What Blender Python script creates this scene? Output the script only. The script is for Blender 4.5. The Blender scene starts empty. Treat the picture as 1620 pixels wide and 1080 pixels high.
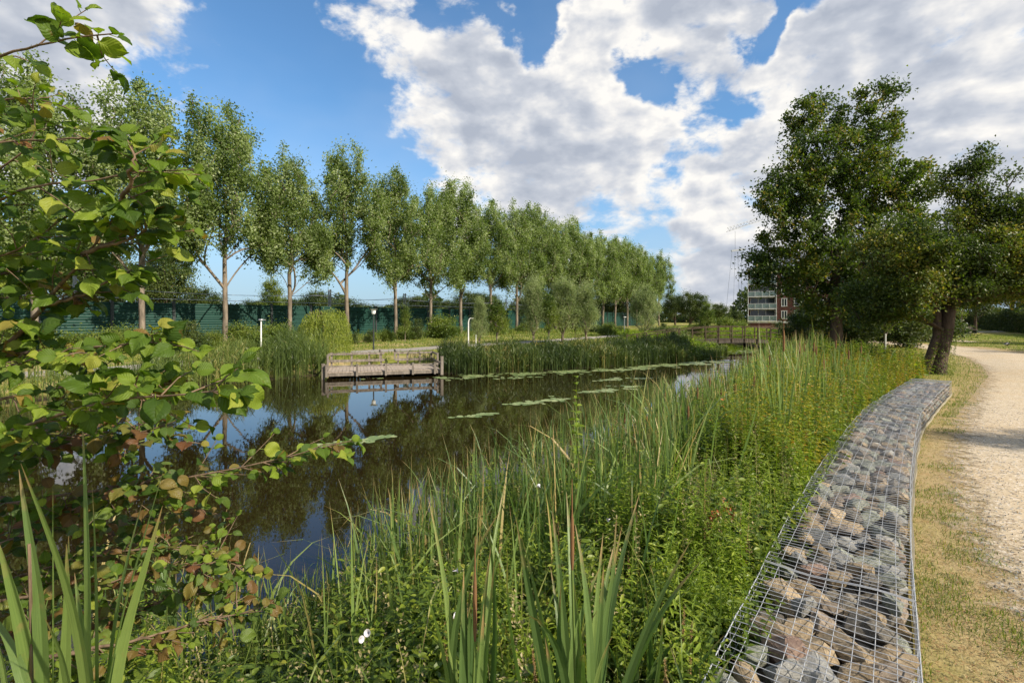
import bpy, bmesh, math, random
import numpy as np
from math import radians as R, sin, cos, pi
from mathutils import Vector

SC = bpy.context.scene
COL = SC.collection
CAMH = 1.75
HOR = 503.0
FPX = 800.0
def at(px, py, d):
    """a photo pixel at a real distance d (metres in front of the camera) -> world point"""
    return np.array([(px-810)/FPX*d, d, CAMH-(py-HOR)/FPX*d])
# ------------------------------------------------------------------ camera
cd = bpy.data.cameras.new('camera'); cam = bpy.data.objects.new('camera', cd); COL.objects.link(cam)
cam.location = (0, 0, CAMH); cam.rotation_euler = (R(90), 0, 0)
cd.sensor_width = 36; cd.lens = 36*FPX/1620; cd.shift_y = (HOR-540)/1620
cd.clip_start = 0.05; cd.clip_end = 3000
SC.camera = cam
SC.view_settings.view_transform = 'Standard'; SC.view_settings.look = 'None'
SC.view_settings.exposure = 0.72; SC.view_settings.gamma = 1
# ------------------------------------------------------------------ sun
SUN_AZ, SUN_EL = R(122), R(35)
sl = bpy.data.lights.new('sun', 'SUN'); sun = bpy.data.objects.new('sun', sl); COL.objects.link(sun)
sl.energy = 4.8; sl.angle = R(0.6); sl.color = (1.0, 0.90, 0.74)
sdir = Vector((sin(SUN_AZ)*cos(SUN_EL), cos(SUN_AZ)*cos(SUN_EL), sin(SUN_EL)))
sun.rotation_euler = sdir.to_track_quat('Z', 'Y').to_euler()
# ------------------------------------------------------------------ node helper
class NT:
    def __init__(s, tree): s.t = tree; s.n = tree.nodes; s.l = tree.links
    def new(s, typ, **kw):
        n = s.n.new(typ)
        for k, v in kw.items(): setattr(n, k, v)
        return n
    def put(s, sock, v):
        if v is None: return
        if hasattr(v, 'is_output') or isinstance(v, bpy.types.NodeSocket): s.l.new(v, sock)
        else:
            if hasattr(sock, 'default_value'):
                dv = sock.default_value
                if hasattr(dv, '__len__') and not hasattr(v, '__len__'): v = [v]*len(dv)
                if hasattr(dv, '__len__') and len(dv) == 4 and len(v) == 3: v = (*v, 1)
                sock.default_value = v
    def m(s, op, a, b=None, c=None, clamp=False):
        n = s.new('ShaderNodeMath', operation=op, use_clamp=clamp)
        s.put(n.inputs[0], a); s.put(n.inputs[1], b); s.put(n.inputs[2], c)
        return n.outputs[0]
    def vm(s, op, a, b=None, scale=None):
        n = s.new('ShaderNodeVectorMath', operation=op)
        s.put(n.inputs[0], a); s.put(n.inputs[1], b)
        if scale is not None: s.put(n.inputs[3], scale)
        return n.outputs['Value'] if op in ('DOT_PRODUCT', 'LENGTH') else n.outputs['Vector']
    def mix(s, f, a, b, blend='MIX'):
        n = s.new('ShaderNodeMix', data_type='RGBA', blend_type=blend)
        s.put(n.inputs[0], f); s.put(n.inputs[6], a); s.put(n.inputs[7], b)
        return n.outputs[2]
    def sstep(s, v, lo, hi, a=0.0, b=1.0):
        n = s.new('ShaderNodeMapRange', interpolation_type='SMOOTHSTEP')
        for i, x in enumerate((v, lo, hi, a, b)): s.put(n.inputs[i], x)
        return n.outputs[0]
    def noise(s, vec, scale, detail=4, rough=.5, dist=0.0):
        n = s.new('ShaderNodeTexNoise')
        s.put(n.inputs['Vector'], vec); s.put(n.inputs['Scale'], scale); s.put(n.inputs['Detail'], detail)
        s.put(n.inputs['Roughness'], rough); s.put(n.inputs['Distortion'], dist)
        return n.outputs['Fac']
    def ramp(s, f, stops):
        n = s.new('ShaderNodeValToRGB'); e = n.color_ramp.elements
        while len(e) < len(stops): e.new(.5)
        for k, (p, c) in enumerate(stops): e[k].position = p; e[k].color = (*c, 1)
        s.put(n.inputs[0], f)
        return n.outputs[0]
# ------------------------------------------------------------------ world: sky with clouds
def sky_world():
    w = bpy.data.worlds.new('World'); SC.world = w; w.use_nodes = True
    t = NT(w.node_tree); t.n.clear()
    out = t.new('ShaderNodeOutputWorld')
    sky = t.new('ShaderNodeTexSky', sky_type='NISHITA', sun_disc=False)
    sky.sun_elevation = SUN_EL; sky.sun_rotation = SUN_AZ; sky.air_density = 1.0; sky.dust_density = .6; sky.ozone_density = 2.2
    bg = t.new('ShaderNodeBackground'); bg.inputs['Strength'].default_value = 0.11
    tc = t.new('ShaderNodeTexCoord').outputs['Generated']
    v0 = t.vm('NORMALIZE', tc)
    wn = t.new('ShaderNodeTexNoise'); t.put(wn.inputs['Vector'], v0); t.put(wn.inputs['Scale'], 6.5); t.put(wn.inputs['Detail'], 5)
    v = t.vm('NORMALIZE', t.vm('ADD', v0, t.vm('SCALE', t.vm('SUBTRACT', wn.outputs['Color'], (.5, .5, .5)), None, .20)))
    wn2 = t.new('ShaderNodeTexNoise'); t.put(wn2.inputs['Vector'], v0); t.put(wn2.inputs['Scale'], 26); t.put(wn2.inputs['Detail'], 5)
    v = t.vm('NORMALIZE', t.vm('ADD', v, t.vm('SCALE', t.vm('SUBTRACT', wn2.outputs['Color'], (.5, .5, .5)), None, .07)))
    # cloud banks: (px, py, radius px, weight)
    blobs = [(120,30,170,1.0),(250,50,110,1.0),(20,110,130,.8),(545,60,42,1.1),(522,103,22,.9),(310,95,60,.7),(655,225,48,.8),(610,60,30,.6),
             (660,40,75,.95),(690,110,85,1.0),(770,130,80,1.0),(830,110,45,.6),(720,190,90,1.0),(645,215,45,.8),(830,210,90,1.0),(900,270,90,1.0),(960,180,90,1.0),
             (880,180,60,.9),(925,60,55,1.0),(1000,40,80,1.0),(1080,90,90,1.0),(1160,60,60,.9),(1120,120,60,.9),(1050,230,80,.9),(990,330,50,.9),(1130,260,60,.8),
             (1050,330,70,.6),(1120,370,90,.8),(1160,300,80,.8),(1060,60,60,.8),(1260,110,90,1.0),(1330,40,100,1.0),(1450,90,140,1.0),(1600,80,140,1.0),(1300,170,120,.9),
             (1550,220,150,.8),(1400,250,150,.7),(1200,200,60,.7),(1700,150,200,.9),(920,350,60,.7),(860,320,60,.6),(740,275,60,.45),(430,215,35,.25),(1120,425,40,.5),(1145,455,40,.4),
             (-200,100,250,.8),(-350,350,200,.6),(2000,250,300,.8),(330,520,5,0)]
    holes = [(1012,128,26,1.5),(1040,150,16,1.0),(862,18,26,1.3),(800,22,40,1.5),(838,78,22,1.2),(1203,40,24,1.6),(1225,8,26,1.2),(1290,10,22,1.0),(1120,190,36,1.15),(1180,165,26,.8),(1075,285,28,1.0),(1050,335,26,.6),(950,370,28,.6),(1000,215,18,.6),
             (1040,370,28,.5),(1500,35,50,.5),(1600,190,40,.3),(560,260,90,1.5),(430,90,110,1.6),(240,115,26,.5),(690,8,20,.8),(860,160,18,.5)]
    sums = []
    for lst, fr in ((blobs, .85), (holes, 1.15)):
        acc = None
        for px, py, r, wt in lst:
            if wt == 0: continue
            d = Vector(((px-810)/FPX, 1, (HOR-py)/FPX)); c2 = 1/d.length_squared; d.normalize()
            s = fr*(r/FPX)*math.sqrt(c2)*c2**.25
            dot = t.vm('DOT_PRODUCT', v, tuple(d))
            g = t.m('EXPONENT', t.m('MULTIPLY', t.m('SUBTRACT', dot, 1.0), 1.0/(s*s)))
            acc = t.m('MULTIPLY_ADD', g, wt, acc if acc is not None else 0.0)
        sums.append(acc)
    acc = t.m('SUBTRACT', 1.0, t.m('EXPONENT', t.m('MULTIPLY', sums[0], -1.5)))
    acc = t.m('SUBTRACT', acc, t.m('MULTIPLY', sums[1], .46))
    # keep some cloud elsewhere in the sky
    sv = t.vm('MULTIPLY', v0, (1, 1, 1.8))
    behind = t.sstep(t.vm('DOT_PRODUCT', v0, (0, 1, 0)), .35, -.1, 0, .6)
    acc = t.m('ADD', acc, behind)
    n1 = t.noise(sv, 5.5, 9, .58, .35)
    n2 = t.noise(t.vm('ADD', sv, (3.1, 1.7, .4)), 19, 7, .6, .2)
    nn = t.m('ADD', t.m('MULTIPLY', t.m('SUBTRACT', n1, .5), 1.9), t.m('MULTIPLY', t.m('SUBTRACT', n2, .5), 1.0))
    dens = t.m('ADD', acc, nn)
    cov = t.sstep(dens, .31, .74)
    # light and shade in the clouds: thicker towards the sun = darker
    off = tuple(Vector(sdir)*.05)
    n1b = t.noise(t.vm('ADD', sv, off), 5.5, 5, .55, .35)
    n1c = t.noise(sv, 5.5, 5, .55, .35)
    n3b = t.noise(t.vm('ADD', sv, (.02, -.01, .035)), 14, 4, .5)
    n3c = t.noise(sv, 14, 4, .5)
    lit = t.m('ADD', t.m('MULTIPLY', t.m('SUBTRACT', n1c, n1b), 2.5), t.m('MULTIPLY', t.m('SUBTRACT', n3c, n3b), 1.5))
    big = t.noise(sv, 3.2, 3, .5)
    lit = t.m('ADD', lit, t.m('MULTIPLY', t.m('SUBTRACT', .5, big), 1.0))
    thick = t.sstep(t.m('ADD', acc, t.m('MULTIPLY', t.m('SUBTRACT', n1c, .5), 1.7)), .45, 1.15, -.16, .52)
    lit = t.m('SUBTRACT', t.m('ADD', lit, .84), thick)
    lit = t.m('MINIMUM', t.m('MAXIMUM', lit, 0.0), 1.0)
    ccol = t.ramp(lit, [(0, (2.5, 2.75, 3.25)), (.4, (3.3, 3.5, 3.9)), (.75, (4.6, 4.6, 4.65)), (1, (5.6, 5.45, 5.2))])
    vz = t.new('ShaderNodeSeparateXYZ'); t.l.new(v0, vz.inputs[0])
    skc = t.mix(1.0, sky.outputs[0], (.66, .93, 1.06), 'MULTIPLY')
    lowh = t.sstep(vz.outputs[2], .0, .30, .8, 0)
    skc = t.mix(lowh, skc, (2.2, 3.0, 4.0))
    veil = t.m('MULTIPLY', t.sstep(t.noise(sv, 2.2, 4, .55), .35, .75), .22)
    skc = t.mix(veil, skc, (3.6, 4.1, 4.9))
    fin = t.mix(cov, skc, ccol)
    t.l.new(fin, bg.inputs['Color']); t.l.new(bg.outputs[0], out.inputs[0])
sky_world()
SC.cycles.max_bounces = 6; SC.cycles.diffuse_bounces = 3; SC.cycles.glossy_bounces = 3
SC.cycles.transmission_bounces = 4; SC.cycles.transparent_max_bounces = 6
SC.cycles.use_adaptive_sampling = True; SC.cycles.adaptive_threshold = 0.02
SC.cycles.use_denoising = True
SC.cycles.caustics_reflective = False; SC.cycles.caustics_refractive = False
# ------------------------------------------------------------------ materials
def mat(name):
    m = bpy.data.materials.new(name); m.use_nodes = True
    t = NT(m.node_tree); t.n.clear()
    t.out = t.new('ShaderNodeOutputMaterial')
    return m, t
def prin(t, col, rough=.6, spec=.4, metal=0, bump=None, bstr=.3, bdist=.01, link=True):
    p = t.new('ShaderNodeBsdfPrincipled')
    t.put(p.inputs['Base Color'], col); t.put(p.inputs['Roughness'], rough)
    t.put(p.inputs['Specular IOR Level'], spec); t.put(p.inputs['Metallic'], metal)
    if bump is not None:
        b = t.new('ShaderNodeBump'); t.put(b.inputs['Height'], bump); b.inputs['Strength'].default_value = bstr
        b.inputs['Distance'].default_value = bdist; t.l.new(b.outputs[0], p.inputs['Normal'])
    if link: t.l.new(p.outputs[0], t.out.inputs[0])
    return p
def posn(t): return t.new('ShaderNodeNewGeometry').outputs['Position']
def objc(t): return t.new('ShaderNodeTexCoord').outputs['Object']
def leafmat(name, stops, trans=.35, tcol=(1.5, 1.7, .6), rough=.45, spec=.35, veins=0, edge=None, stripe=False):
    """stops: colour ramp over the per-leaf random value"""
    m, t = mat(name)
    a = t.new('ShaderNodeAttribute', attribute_name='lf')
    sp = t.new('ShaderNodeSeparateXYZ'); t.l.new(a.outputs['Vector'], sp.inputs[0])
    u, v, r = sp.outputs[0], sp.outputs[1], sp.outputs[2]
    c = t.ramp(r, stops)
    n = t.noise(objc(t), 1.3, 2)
    c = t.mix(t.m('MULTIPLY', n, .55), c, t.mix(1.0, c, (.62, .72, .6), 'MULTIPLY'))
    bump = None
    if stripe:
        cb = t.new('ShaderNodeCombineXYZ'); t.put(cb.inputs[0], t.m('MULTIPLY', u, 6.0)); t.put(cb.inputs[1], t.m('MULTIPLY', v, 1.6)); t.put(cb.inputs[2], t.m('MULTIPLY', r, 50.0))
        sn = t.noise(cb.outputs[0], 2.2, 4, .6); bump = sn
        c = t.mix(t.sstep(sn, .38, .62, 0, .55), c, t.mix(1.0, c, (1.55, 1.4, 1.35), 'MULTIPLY'))
        c = t.mix(t.sstep(t.noise(objc(t), 14, 4, .6), .62, .76, 0, .6), c, (.26, .2, .08))
    if veins:
        au = t.m('ABSOLUTE', u)
        ph = t.m('SUBTRACT', t.m('MULTIPLY', v, 8.0), t.m('MULTIPLY', au, 2.6))
        wv = t.m('ABSOLUTE', t.m('SINE', t.m('MULTIPLY', ph, pi)))
        side = t.sstep(wv, .0, .22, 1, 0)
        mid = t.sstep(au, .0, .07, 1, 0)
        vein = t.m('MAXIMUM', side, mid)
        c = t.mix(t.m('MULTIPLY', vein, .35*veins), c, t.mix(1.0, c, (2.1, 1.9, 1.8), 'MULTIPLY'))
        bump = t.m('SUBTRACT', wv, t.m('MULTIPLY', mid, .8))
        # brown flecks
        fl = t.noise(objc(t), 38, 3, .6)
        c = t.mix(t.sstep(fl, .66, .74, 0, .7), c, (.12, .06, .02))
    if edge:
        e = t.sstep(t.m('ADD', v, t.m('MULTIPLY', t.noise(objc(t), 20, 2), .3)), edge[0], edge[1])
        c = t.mix(e, c, edge[2])
    p = prin(t, c, rough, spec, bump=bump, bstr=.5, bdist=.002, link=False)
    tr = t.new('ShaderNodeBsdfTranslucent'); t.put(tr.inputs[0], t.mix(1.0, c, tcol, 'MULTIPLY'))
    mx = t.new('ShaderNodeMixShader'); mx.inputs[0].default_value = trans
    t.l.new(p.outputs[0], mx.inputs[1]); t.l.new(tr.outputs[0], mx.inputs[2]); t.l.new(mx.outputs[0], t.out.inputs[0])
    return m
def barkmat(name, c1, c2, scale=6, bd=.02):
    m, t = mat(name)
    v = t.vm('MULTIPLY', objc(t), (1, 1, .25))
    n = t.noise(v, scale, 6, .65); n2 = t.noise(v, scale*4, 4, .6)
    c = t.mix(t.sstep(n, .35, .65), c1, c2)
    c = t.mix(t.sstep(n2, .5, .75, 0, .6), c, tuple(x*.45 for x in c1))
    prin(t, c, .9, .2, bump=t.m('ADD', n, n2), bstr=.8, bdist=bd)
    return m
def plain(name, c, rough=.6, spec=.4, metal=0, var=.25, scale=8):
    m, t = mat(name)
    n = t.noise(objc(t), scale, 4, .6)
    cc = t.mix(n, tuple(x*(1-var) for x in c), tuple(min(1, x*(1+var)) for x in c))
    prin(t, cc, rough, spec, metal, bump=n, bstr=.2, bdist=.005)
    return m
M = {}
M['poplar'] = leafmat('poplar_leaf', [(0, (.07, .105, .026)), (.5, (.165, .215, .06)), (.85, (.28, .33, .135)), (1, (.40, .43, .26))], .42)
M['oak'] = leafmat('oak_leaf', [(0, (.028, .05, .008)), (.6, (.075, .115, .014)), (.92, (.15, .18, .025)), (1, (.24, .18, .03))], .36)
M['hawthorn'] = leafmat('hawthorn_leaf', [(0, (.03, .052, .009)), (.55, (.075, .108, .016)), (.9, (.17, .185, .025)), (1, (.27, .21, .04))], .34)
M['bush'] = leafmat('bush_leaf', [(0, (.05, .085, .015)), (.5, (.11, .155, .022)), (1, (.2, .23, .04))], .35)
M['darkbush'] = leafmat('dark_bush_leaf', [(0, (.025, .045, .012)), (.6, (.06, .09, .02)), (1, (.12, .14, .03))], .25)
M['willow'] = leafmat('willow_leaf', [(0, (.13, .17, .06)), (.5, (.27, .31, .13)), (1, (.4, .43, .22))], .38, (1.2, 1.4, .8))
M['weeping'] = leafmat('weeping_leaf', [(0, (.12, .15, .02)), (.5, (.22, .26, .035)), (1, (.34, .36, .06))], .4)
M['reed'] = leafmat('reed_leaf', [(0, (.06, .09, .022)), (.6, (.12, .16, .035)), (.92, (.2, .22, .06)), (1, (.34, .27, .1))], .3)
M['dreed'] = leafmat('dark_reed_leaf', [(0, (.03, .05, .014)), (.55, (.07, .1, .024)), (.93, (.14, .165, .04)), (1, (.28, .22, .08))], .3)
M['blade'] = leafmat('cattail_blade', [(0, (.09, .15, .04)), (.6, (.18, .25, .07)), (.93, (.27, .33, .11)), (1, (.4, .32, .13))], .35, (1.3, 1.5, .6), .4, .5, edge=(.97, 1.15, (.32, .22, .1)), stripe=True)
M['weed'] = leafmat('weed_leaf', [(0, (.035, .065, .012)), (.5, (.11, .16, .02)), (.85, (.24, .28, .03)), (1, (.36, .33, .06))], .38)
M['fan'] = leafmat('dark_cattail_blade', [(0, (.055, .10, .03)), (.6, (.12, .185, .055)), (.93, (.22, .28, .08)), (1, (.34, .26, .11))], .3, (1.3, 1.5, .6), .4, .5, edge=(.97, 1.15, (.32, .22, .1)), stripe=True)
M['bright'] = leafmat('bright_weed_leaf', [(0, (.1, .15, .015)), (.5, (.2, .27, .025)), (1, (.33, .37, .05))], .4)
M['yweed'] = leafmat('yellow_weed_leaf', [(0, (.10, .13, .015)), (.4, (.26, .25, .025)), (.72, (.46, .36, .04)), (.88, (.5, .22, .04)), (1, (.42, .08, .03))], .35)
M['rust'] = leafmat('rust_weed_leaf', [(0, (.16, .09, .02)), (.5, (.38, .2, .04)), (1, (.45, .09, .03))], .35)
M['drygrass'] = leafmat('dry_grass_blade', [(0, (.2, .17, .07)), (.6, (.32, .26, .12)), (1, (.42, .33, .18))], .25)
M['grass'] = leafmat('grass_blade', [(0, (.07, .12, .02)), (.5, (.14, .19, .03)), (.85, (.25, .26, .06)), (1, (.36, .3, .12))], .35)
M['alder'] = leafmat('alder_leaf', [(0, (.045, .085, .012)), (.4, (.10, .16, .018)), (.8, (.20, .265, .03)), (.93, (.30, .32, .05)), (.985, (.22, .13, .04)), (1, (.18, .08, .03))], .42, (1.5, 1.7, .5), .5, .25, veins=1)
M['alder_brown'] = leafmat('alder_browning_leaf', [(0, (.05, .09, .015)), (.4, (.13, .18, .03)), (.62, (.17, .14, .03)), (1, (.15, .065, .028))], .35, (1.4, 1.4, .6), .45, .35, veins=1)
M['lily'] = leafmat('lily_pad_leaf', [(0, (.14, .2, .07)), (.6, (.25, .31, .13)), (1, (.38, .4, .2))], .1)
M['bark'] = barkmat('poplar_bark', (.11, .09, .068), (.25, .2, .15), 5)
M['dbark'] = barkmat('dark_bark', (.05, .035, .025), (.11, .08, .06), 8)
M['twig'] = barkmat('alder_twig', (.10, .07, .045), (.22, .15, .10), 30, .002)
M['wood'] = barkmat('weathered_wood', (.13, .11, .09), (.25, .215, .18), 9, .004)
M['bwood'] = barkmat('bridge_wood', (.045, .034, .022), (.095, .07, .045), 9, .004)
M['deck'] = barkmat('deck_plank', (.27, .22, .175), (.40, .33, .27), 7, .004)
M['dwood'] = barkmat('dark_wood', (.05, .042, .035), (.12, .10, .085), 9, .004)
M['pwhite'] = plain('white_paint', (.72, .72, .7), .4)
M['metal'] = plain('grey_metal', (.35, .36, .37), .45, .5, .6)
M['dmetal'] = plain('dark_metal', (.03, .035, .035), .5)
M['wire'] = plain('galvanised_wire', (.46, .47, .49), .45, .5, .6)
M['concrete'] = plain('concrete', (.38, .36, .33), .85)
M['bird'] = plain('black_feathers', (.012, .012, .016), .45)
M['dock'] = plain('dock_seed', (.24, .15, .07), .9, .1, 0, .4, 60)
M['head'] = plain('cattail_head', (.16, .085, .04), .9, .1, 0, .35, 60)
M['petal'] = plain('white_petal', (.5, .48, .5), .6, .2, 0, .05)
M['liner'] = plain('pale_liner_cloth', (.27, .24, .17), .95)
# ------------------------------------------------------------------ mesh builder
rng = np.random.default_rng(11)
random.seed(7)
class MB:
    def __init__(s): s.V = []; s.F = {}; s.A = []; s.n = 0; s.MI = {}
    def add(s, V, F, A=None, mi=0):
        V = np.asarray(V, float).reshape(-1, 3); F = np.asarray(F, int)
        if len(V) == 0: return
        s.V.append(V); k = F.shape[1]
        s.F.setdefault(k, []).append(F+s.n); s.MI.setdefault(k, []).append(np.full(len(F), mi))
        s.A.append(np.zeros((len(V), 3)) if A is None else np.asarray(A, float).reshape(-1, 3)); s.n += len(V)
    def box(s, c, size, rz=0, ry=0, mi=0):
        x, y, z = (np.array(size)/2)
        V = np.array([[i, j, k] for i in (-x, x) for j in (-y, y) for k in (-z, z)])
        if ry:
            V = V @ np.array([[cos(ry), 0, -sin(ry)], [0, 1, 0], [sin(ry), 0, cos(ry)]])
        if rz:
            V = V @ np.array([[cos(rz), sin(rz), 0], [-sin(rz), cos(rz), 0], [0, 0, 1]])
        s.add(V+np.array(c), [[0, 1, 3, 2], [4, 6, 7, 5], [0, 4, 5, 1], [2, 3, 7, 6], [0, 2, 6, 4], [1, 5, 7, 3]], mi=mi)
    def beam(s, a, b, w, h, mi=0):
        a = np.array(a, float); b = np.array(b, float); d = b-a; L = np.linalg.norm(d); d /= L
        up = np.array([0, 0, 1.]) if abs(d[2]) < .95 else np.array([0, 1., 0])
        x = np.cross(d, up); x /= np.linalg.norm(x); z = np.cross(x, d)
        V = [p+x*i*w/2+z*k*h/2 for p in (a, b) for i in (-1, 1) for k in (-1, 1)]
        s.add(V, [[0, 1, 3, 2], [4, 6, 7, 5], [0, 4, 5, 1], [2, 3, 7, 6], [0, 2, 6, 4], [1, 5, 7, 3]], mi=mi)
    def tube(s, P, rad, k=6, A=None, mi=0):
        P = np.asarray(P, float); n = len(P); rad = np.broadcast_to(np.asarray(rad, float), (n,))
        T = np.gradient(P, axis=0); T /= np.linalg.norm(T, axis=1)[:, None]+1e-9
        ref = np.array([1., 0, 0]) if abs(T[0][0]) < .8 else np.array([0, 1., 0])
        X = np.cross(T, ref); X /= np.linalg.norm(X, axis=1)[:, None]+1e-9; Y = np.cross(T, X)
        a = np.arange(k)*2*pi/k
        V = P[:, None]+rad[:, None, None]*(X[:, None]*np.cos(a)[None, :, None]+Y[:, None]*np.sin(a)[None, :, None])
        i = np.arange(n-1)[:, None]*k; j = np.arange(k)[None]; j2 = (j+1) % k
        F = np.stack([i+j, i+j2, i+k+j2, i+k+j], -1).reshape(-1, 4)
        s.add(V.reshape(-1, 3), F, None if A is None else np.broadcast_to(A, (n*k, 3)), mi)
    def build(s, name, m, parent=None, smooth=False):
        me = bpy.data.meshes.new(name)
        V = np.concatenate(s.V); me.vertices.add(len(V)); me.vertices.foreach_set('co', V.astype(np.float32).ravel())
        ks = list(s.F); Fs = [np.concatenate(s.F[k]) for k in ks]
        loops = np.concatenate([f.ravel() for f in Fs]); tot = np.concatenate([np.full(len(f), f.shape[1]) for f in Fs])
        start = np.concatenate([[0], np.cumsum(tot)[:-1]])
        me.loops.add(len(loops)); me.loops.foreach_set('vertex_index', loops.astype(np.int32))
        me.polygons.add(len(tot)); me.polygons.foreach_set('loop_start', start.astype(np.int32))
        me.polygons.foreach_set('material_index', np.concatenate([np.concatenate(s.MI[k]) for k in ks]).astype(np.int32))
        me.polygons.foreach_set('use_smooth', np.full(len(tot), smooth))
        me.update(calc_edges=True)
        at_ = me.attributes.new('lf', 'FLOAT_VECTOR', 'POINT'); at_.data.foreach_set('vector', np.concatenate(s.A).astype(np.float32).ravel())
        for q in (m if isinstance(m, (list, tuple)) else [m]): me.materials.append(q)
        o = bpy.data.objects.new(name, me); COL.objects.link(o)
        if parent is not None: o.parent = parent
        return o
def tag(o, label=None, cat=None, group=None, kind=None):
    for k, v in (('label', label), ('category', cat), ('group', group), ('kind', kind)):
        if v: o[k] = v
    return o
def thing(name, label, cat, loc=(0, 0, 0), rz=0, group=None):
    o = bpy.data.objects.new(name, None); COL.objects.link(o); o.location = loc; o.rotation_euler = (0, 0, rz)
    o.empty_display_size = .3
    return tag(o, label, cat, group)
def dup(root, loc, rz=0, scale=(1, 1, 1), label=None, group=None):
    def rec(o, par):
        c = o.copy(); COL.objects.link(c); c.parent = par
        for ch in list(o.children): rec(ch, c)
        return c
    c = rec(root, None); c.location = loc; c.rotation_euler = (0, 0, rz); c.scale = scale
    if label: c['label'] = label
    if group: c['group'] = group
    return c
# ------------------------------------------------------------------ leaf scattering
def norm(a): return a/(np.linalg.norm(a, axis=-1, keepdims=True)+1e-9)
def tmpl_quad(w=.6): return (np.array([[0, 0, 0], [-w/2, .5, .06], [0, 1, -.04], [w/2, .5, .06]]), np.array([[0, 3, 2, 1]]),
                             np.array([[0, 0], [-1, .5], [0, 1], [1, .5]]))
def tmpl_leaf(w=.45, nl=4, fold=.18, droop=.25, obov=0.0):
    V = []; U = []; F = []
    for i in range(nl+1):
        v = i/nl; ww = w/2*(sin(pi*v**(1+obov)))**.75 if 0 < v < 1 else .004
        z = -droop*v*v
        for u in (-1, 0, 1):
            V.append([u*ww, v, z+abs(u)*ww*fold*2]); U.append([u, v])
    for i in range(nl):
        for j in range(2):
            a = i*3+j; F.append([a, a+1, a+4, a+3])
    return np.array(V), np.array(F), np.array(U)
def tmpl_alder(cu=.22, tw=.05):
    V = []; U = []; F = []
    nl, nw = 7, 6
    for i in range(nl+1):
        v = i/nl
        prof = [.03, .30, .44, .50, .51, .46, .33, .10][i]
        for j in range(nw+1):
            u = j/nw*2-1
            rip = .035*sin(v*8*pi-abs(u)*2.6*pi)*abs(u)
            yy = v - (.05*abs(u)**2 if i == nl else 0)+ .05*abs(u)*(1-v)*(1 if i == 0 else 0)
            V.append([u*prof*.92, yy, abs(u)*prof*.38+rip-cu*v*v+tw*sin(u*3+v*4)]); U.append([u, v])
    for i in range(nl):
        for j in range(nw):
            a = i*(nw+1)+j; F.append([a, a+1, a+nw+2, a+nw+1])
    return np.array(V), np.array(F), np.array(U)
def scatter(mb, T, P, D, S, up=None, roll=None, rnd=None, mi=0, wscale=None):
    V, F, U = T; N = len(P)
    if N == 0: return
    P = np.asarray(P, float); D = norm(np.asarray(D, float)); S = np.broadcast_to(S, (N,))
    if up is None: up = np.tile([0, 0, 1.], (N, 1))
    X = norm(np.cross(D, up)+1e-6); Z = np.cross(X, D)
    if roll is not None:
        c, s = np.cos(roll)[:, None], np.sin(roll)[:, None]; X, Z = X*c+Z*s, Z*c-X*s
    if rnd is None: rnd = rng.random(N)
    ws = np.ones(N) if wscale is None else wscale
    W = P[:, None]+S[:, None, None]*(V[None, :, 0:1]*ws[:, None, None]*X[:, None]+V[None, :, 1:2]*D[:, None]+V[None, :, 2:3]*Z[:, None])
    FF = (F[None]+np.arange(N)[:, None, None]*len(V)).reshape(-1, F.shape[1])
    A = np.concatenate([np.tile(U, (N, 1)), np.repeat(rnd, len(V))[:, None]], 1)
    mb.add(W.reshape(-1, 3), FF, A, mi)
def rdir(N, zb=0.0):
    d = norm(rng.normal(size=(N, 3))); d[:, 2] += zb
    return norm(d)
def blades(mb, base, az, L, lean, bend, w, n=6, face=None, rnd=None, fold=0.0, taper=.75, mi=0):
    N = len(base)
    if N == 0: return
    az, L, lean, bend, w = (np.broadcast_to(np.asarray(q, float), (N,)) for q in (az, L, lean, bend, w))
    s = np.linspace(0, 1, n+1)
    th = lean[:, None]+bend[:, None]*s[None]**2
    ds = L[:, None]/n
    r = np.concatenate([np.zeros((N, 1)), np.cumsum(np.sin(th[:, 1:])*ds, 1)], 1)
    z = np.concatenate([np.zeros((N, 1)), np.cumsum(np.cos(th[:, 1:])*ds, 1)], 1)
    C = np.stack([base[:, 0:1]+r*np.sin(az)[:, None], base[:, 1:2]+r*np.cos(az)[:, None], base[:, 2:3]+z], -1)
    if face is None: face = rng.random(N)*pi
    tw = face[:, None]+(rng.random(N)[:, None]-.5)*1.2*s[None]
    X = np.stack([np.cos(tw), np.sin(tw), np.zeros_like(tw)], -1)
    prof = np.clip(np.minimum(.65+s*1.2, 1)*np.clip((1-s)/taper, 0, 1)**.7, .02, 1)
    Wd = X*(w[:, None]*prof[None])[..., None]/2
    if fold:
        Tn = np.gradient(C, axis=1); Zn = norm(np.cross(X, Tn))
        G = np.stack([C-Wd+Zn*(w[:, None]*prof[None])[..., None]*fold, C, C+Wd+Zn*(w[:, None]*prof[None])[..., None]*fold], 2); k = 3
    else: G = np.stack([C-Wd, C+Wd], 2); k = 2
    if rnd is None: rnd = rng.random(N)
    U = np.zeros((N, n+1, k, 3)); U[..., 0] = np.linspace(-1, 1, k); U[..., 1] = s[None, :, None]; U[..., 2] = rnd[:, None, None]
    i = np.arange(n)[:, None]*k; j = np.arange(k-1)[None]
    F = np.stack([i+j, i+j+1, i+k+j+1, i+k+j], -1).reshape(-1, 4)
    FF = (F[None]+np.arange(N)[:, None, None]*(n+1)*k).reshape(-1, 4)
    mb.add(G.reshape(-1, 3), FF, U.reshape(-1, 3), mi)
LEAF = tmpl_leaf(); NARROW = tmpl_leaf(.26, 3, .2, .3); OVAL = tmpl_leaf(.55, 4, .2, .3); QUAD = tmpl_quad(); SLIM = tmpl_quad(.28); ALDER = tmpl_alder(); ALDER2 = tmpl_alder(.55, .12)
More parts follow.
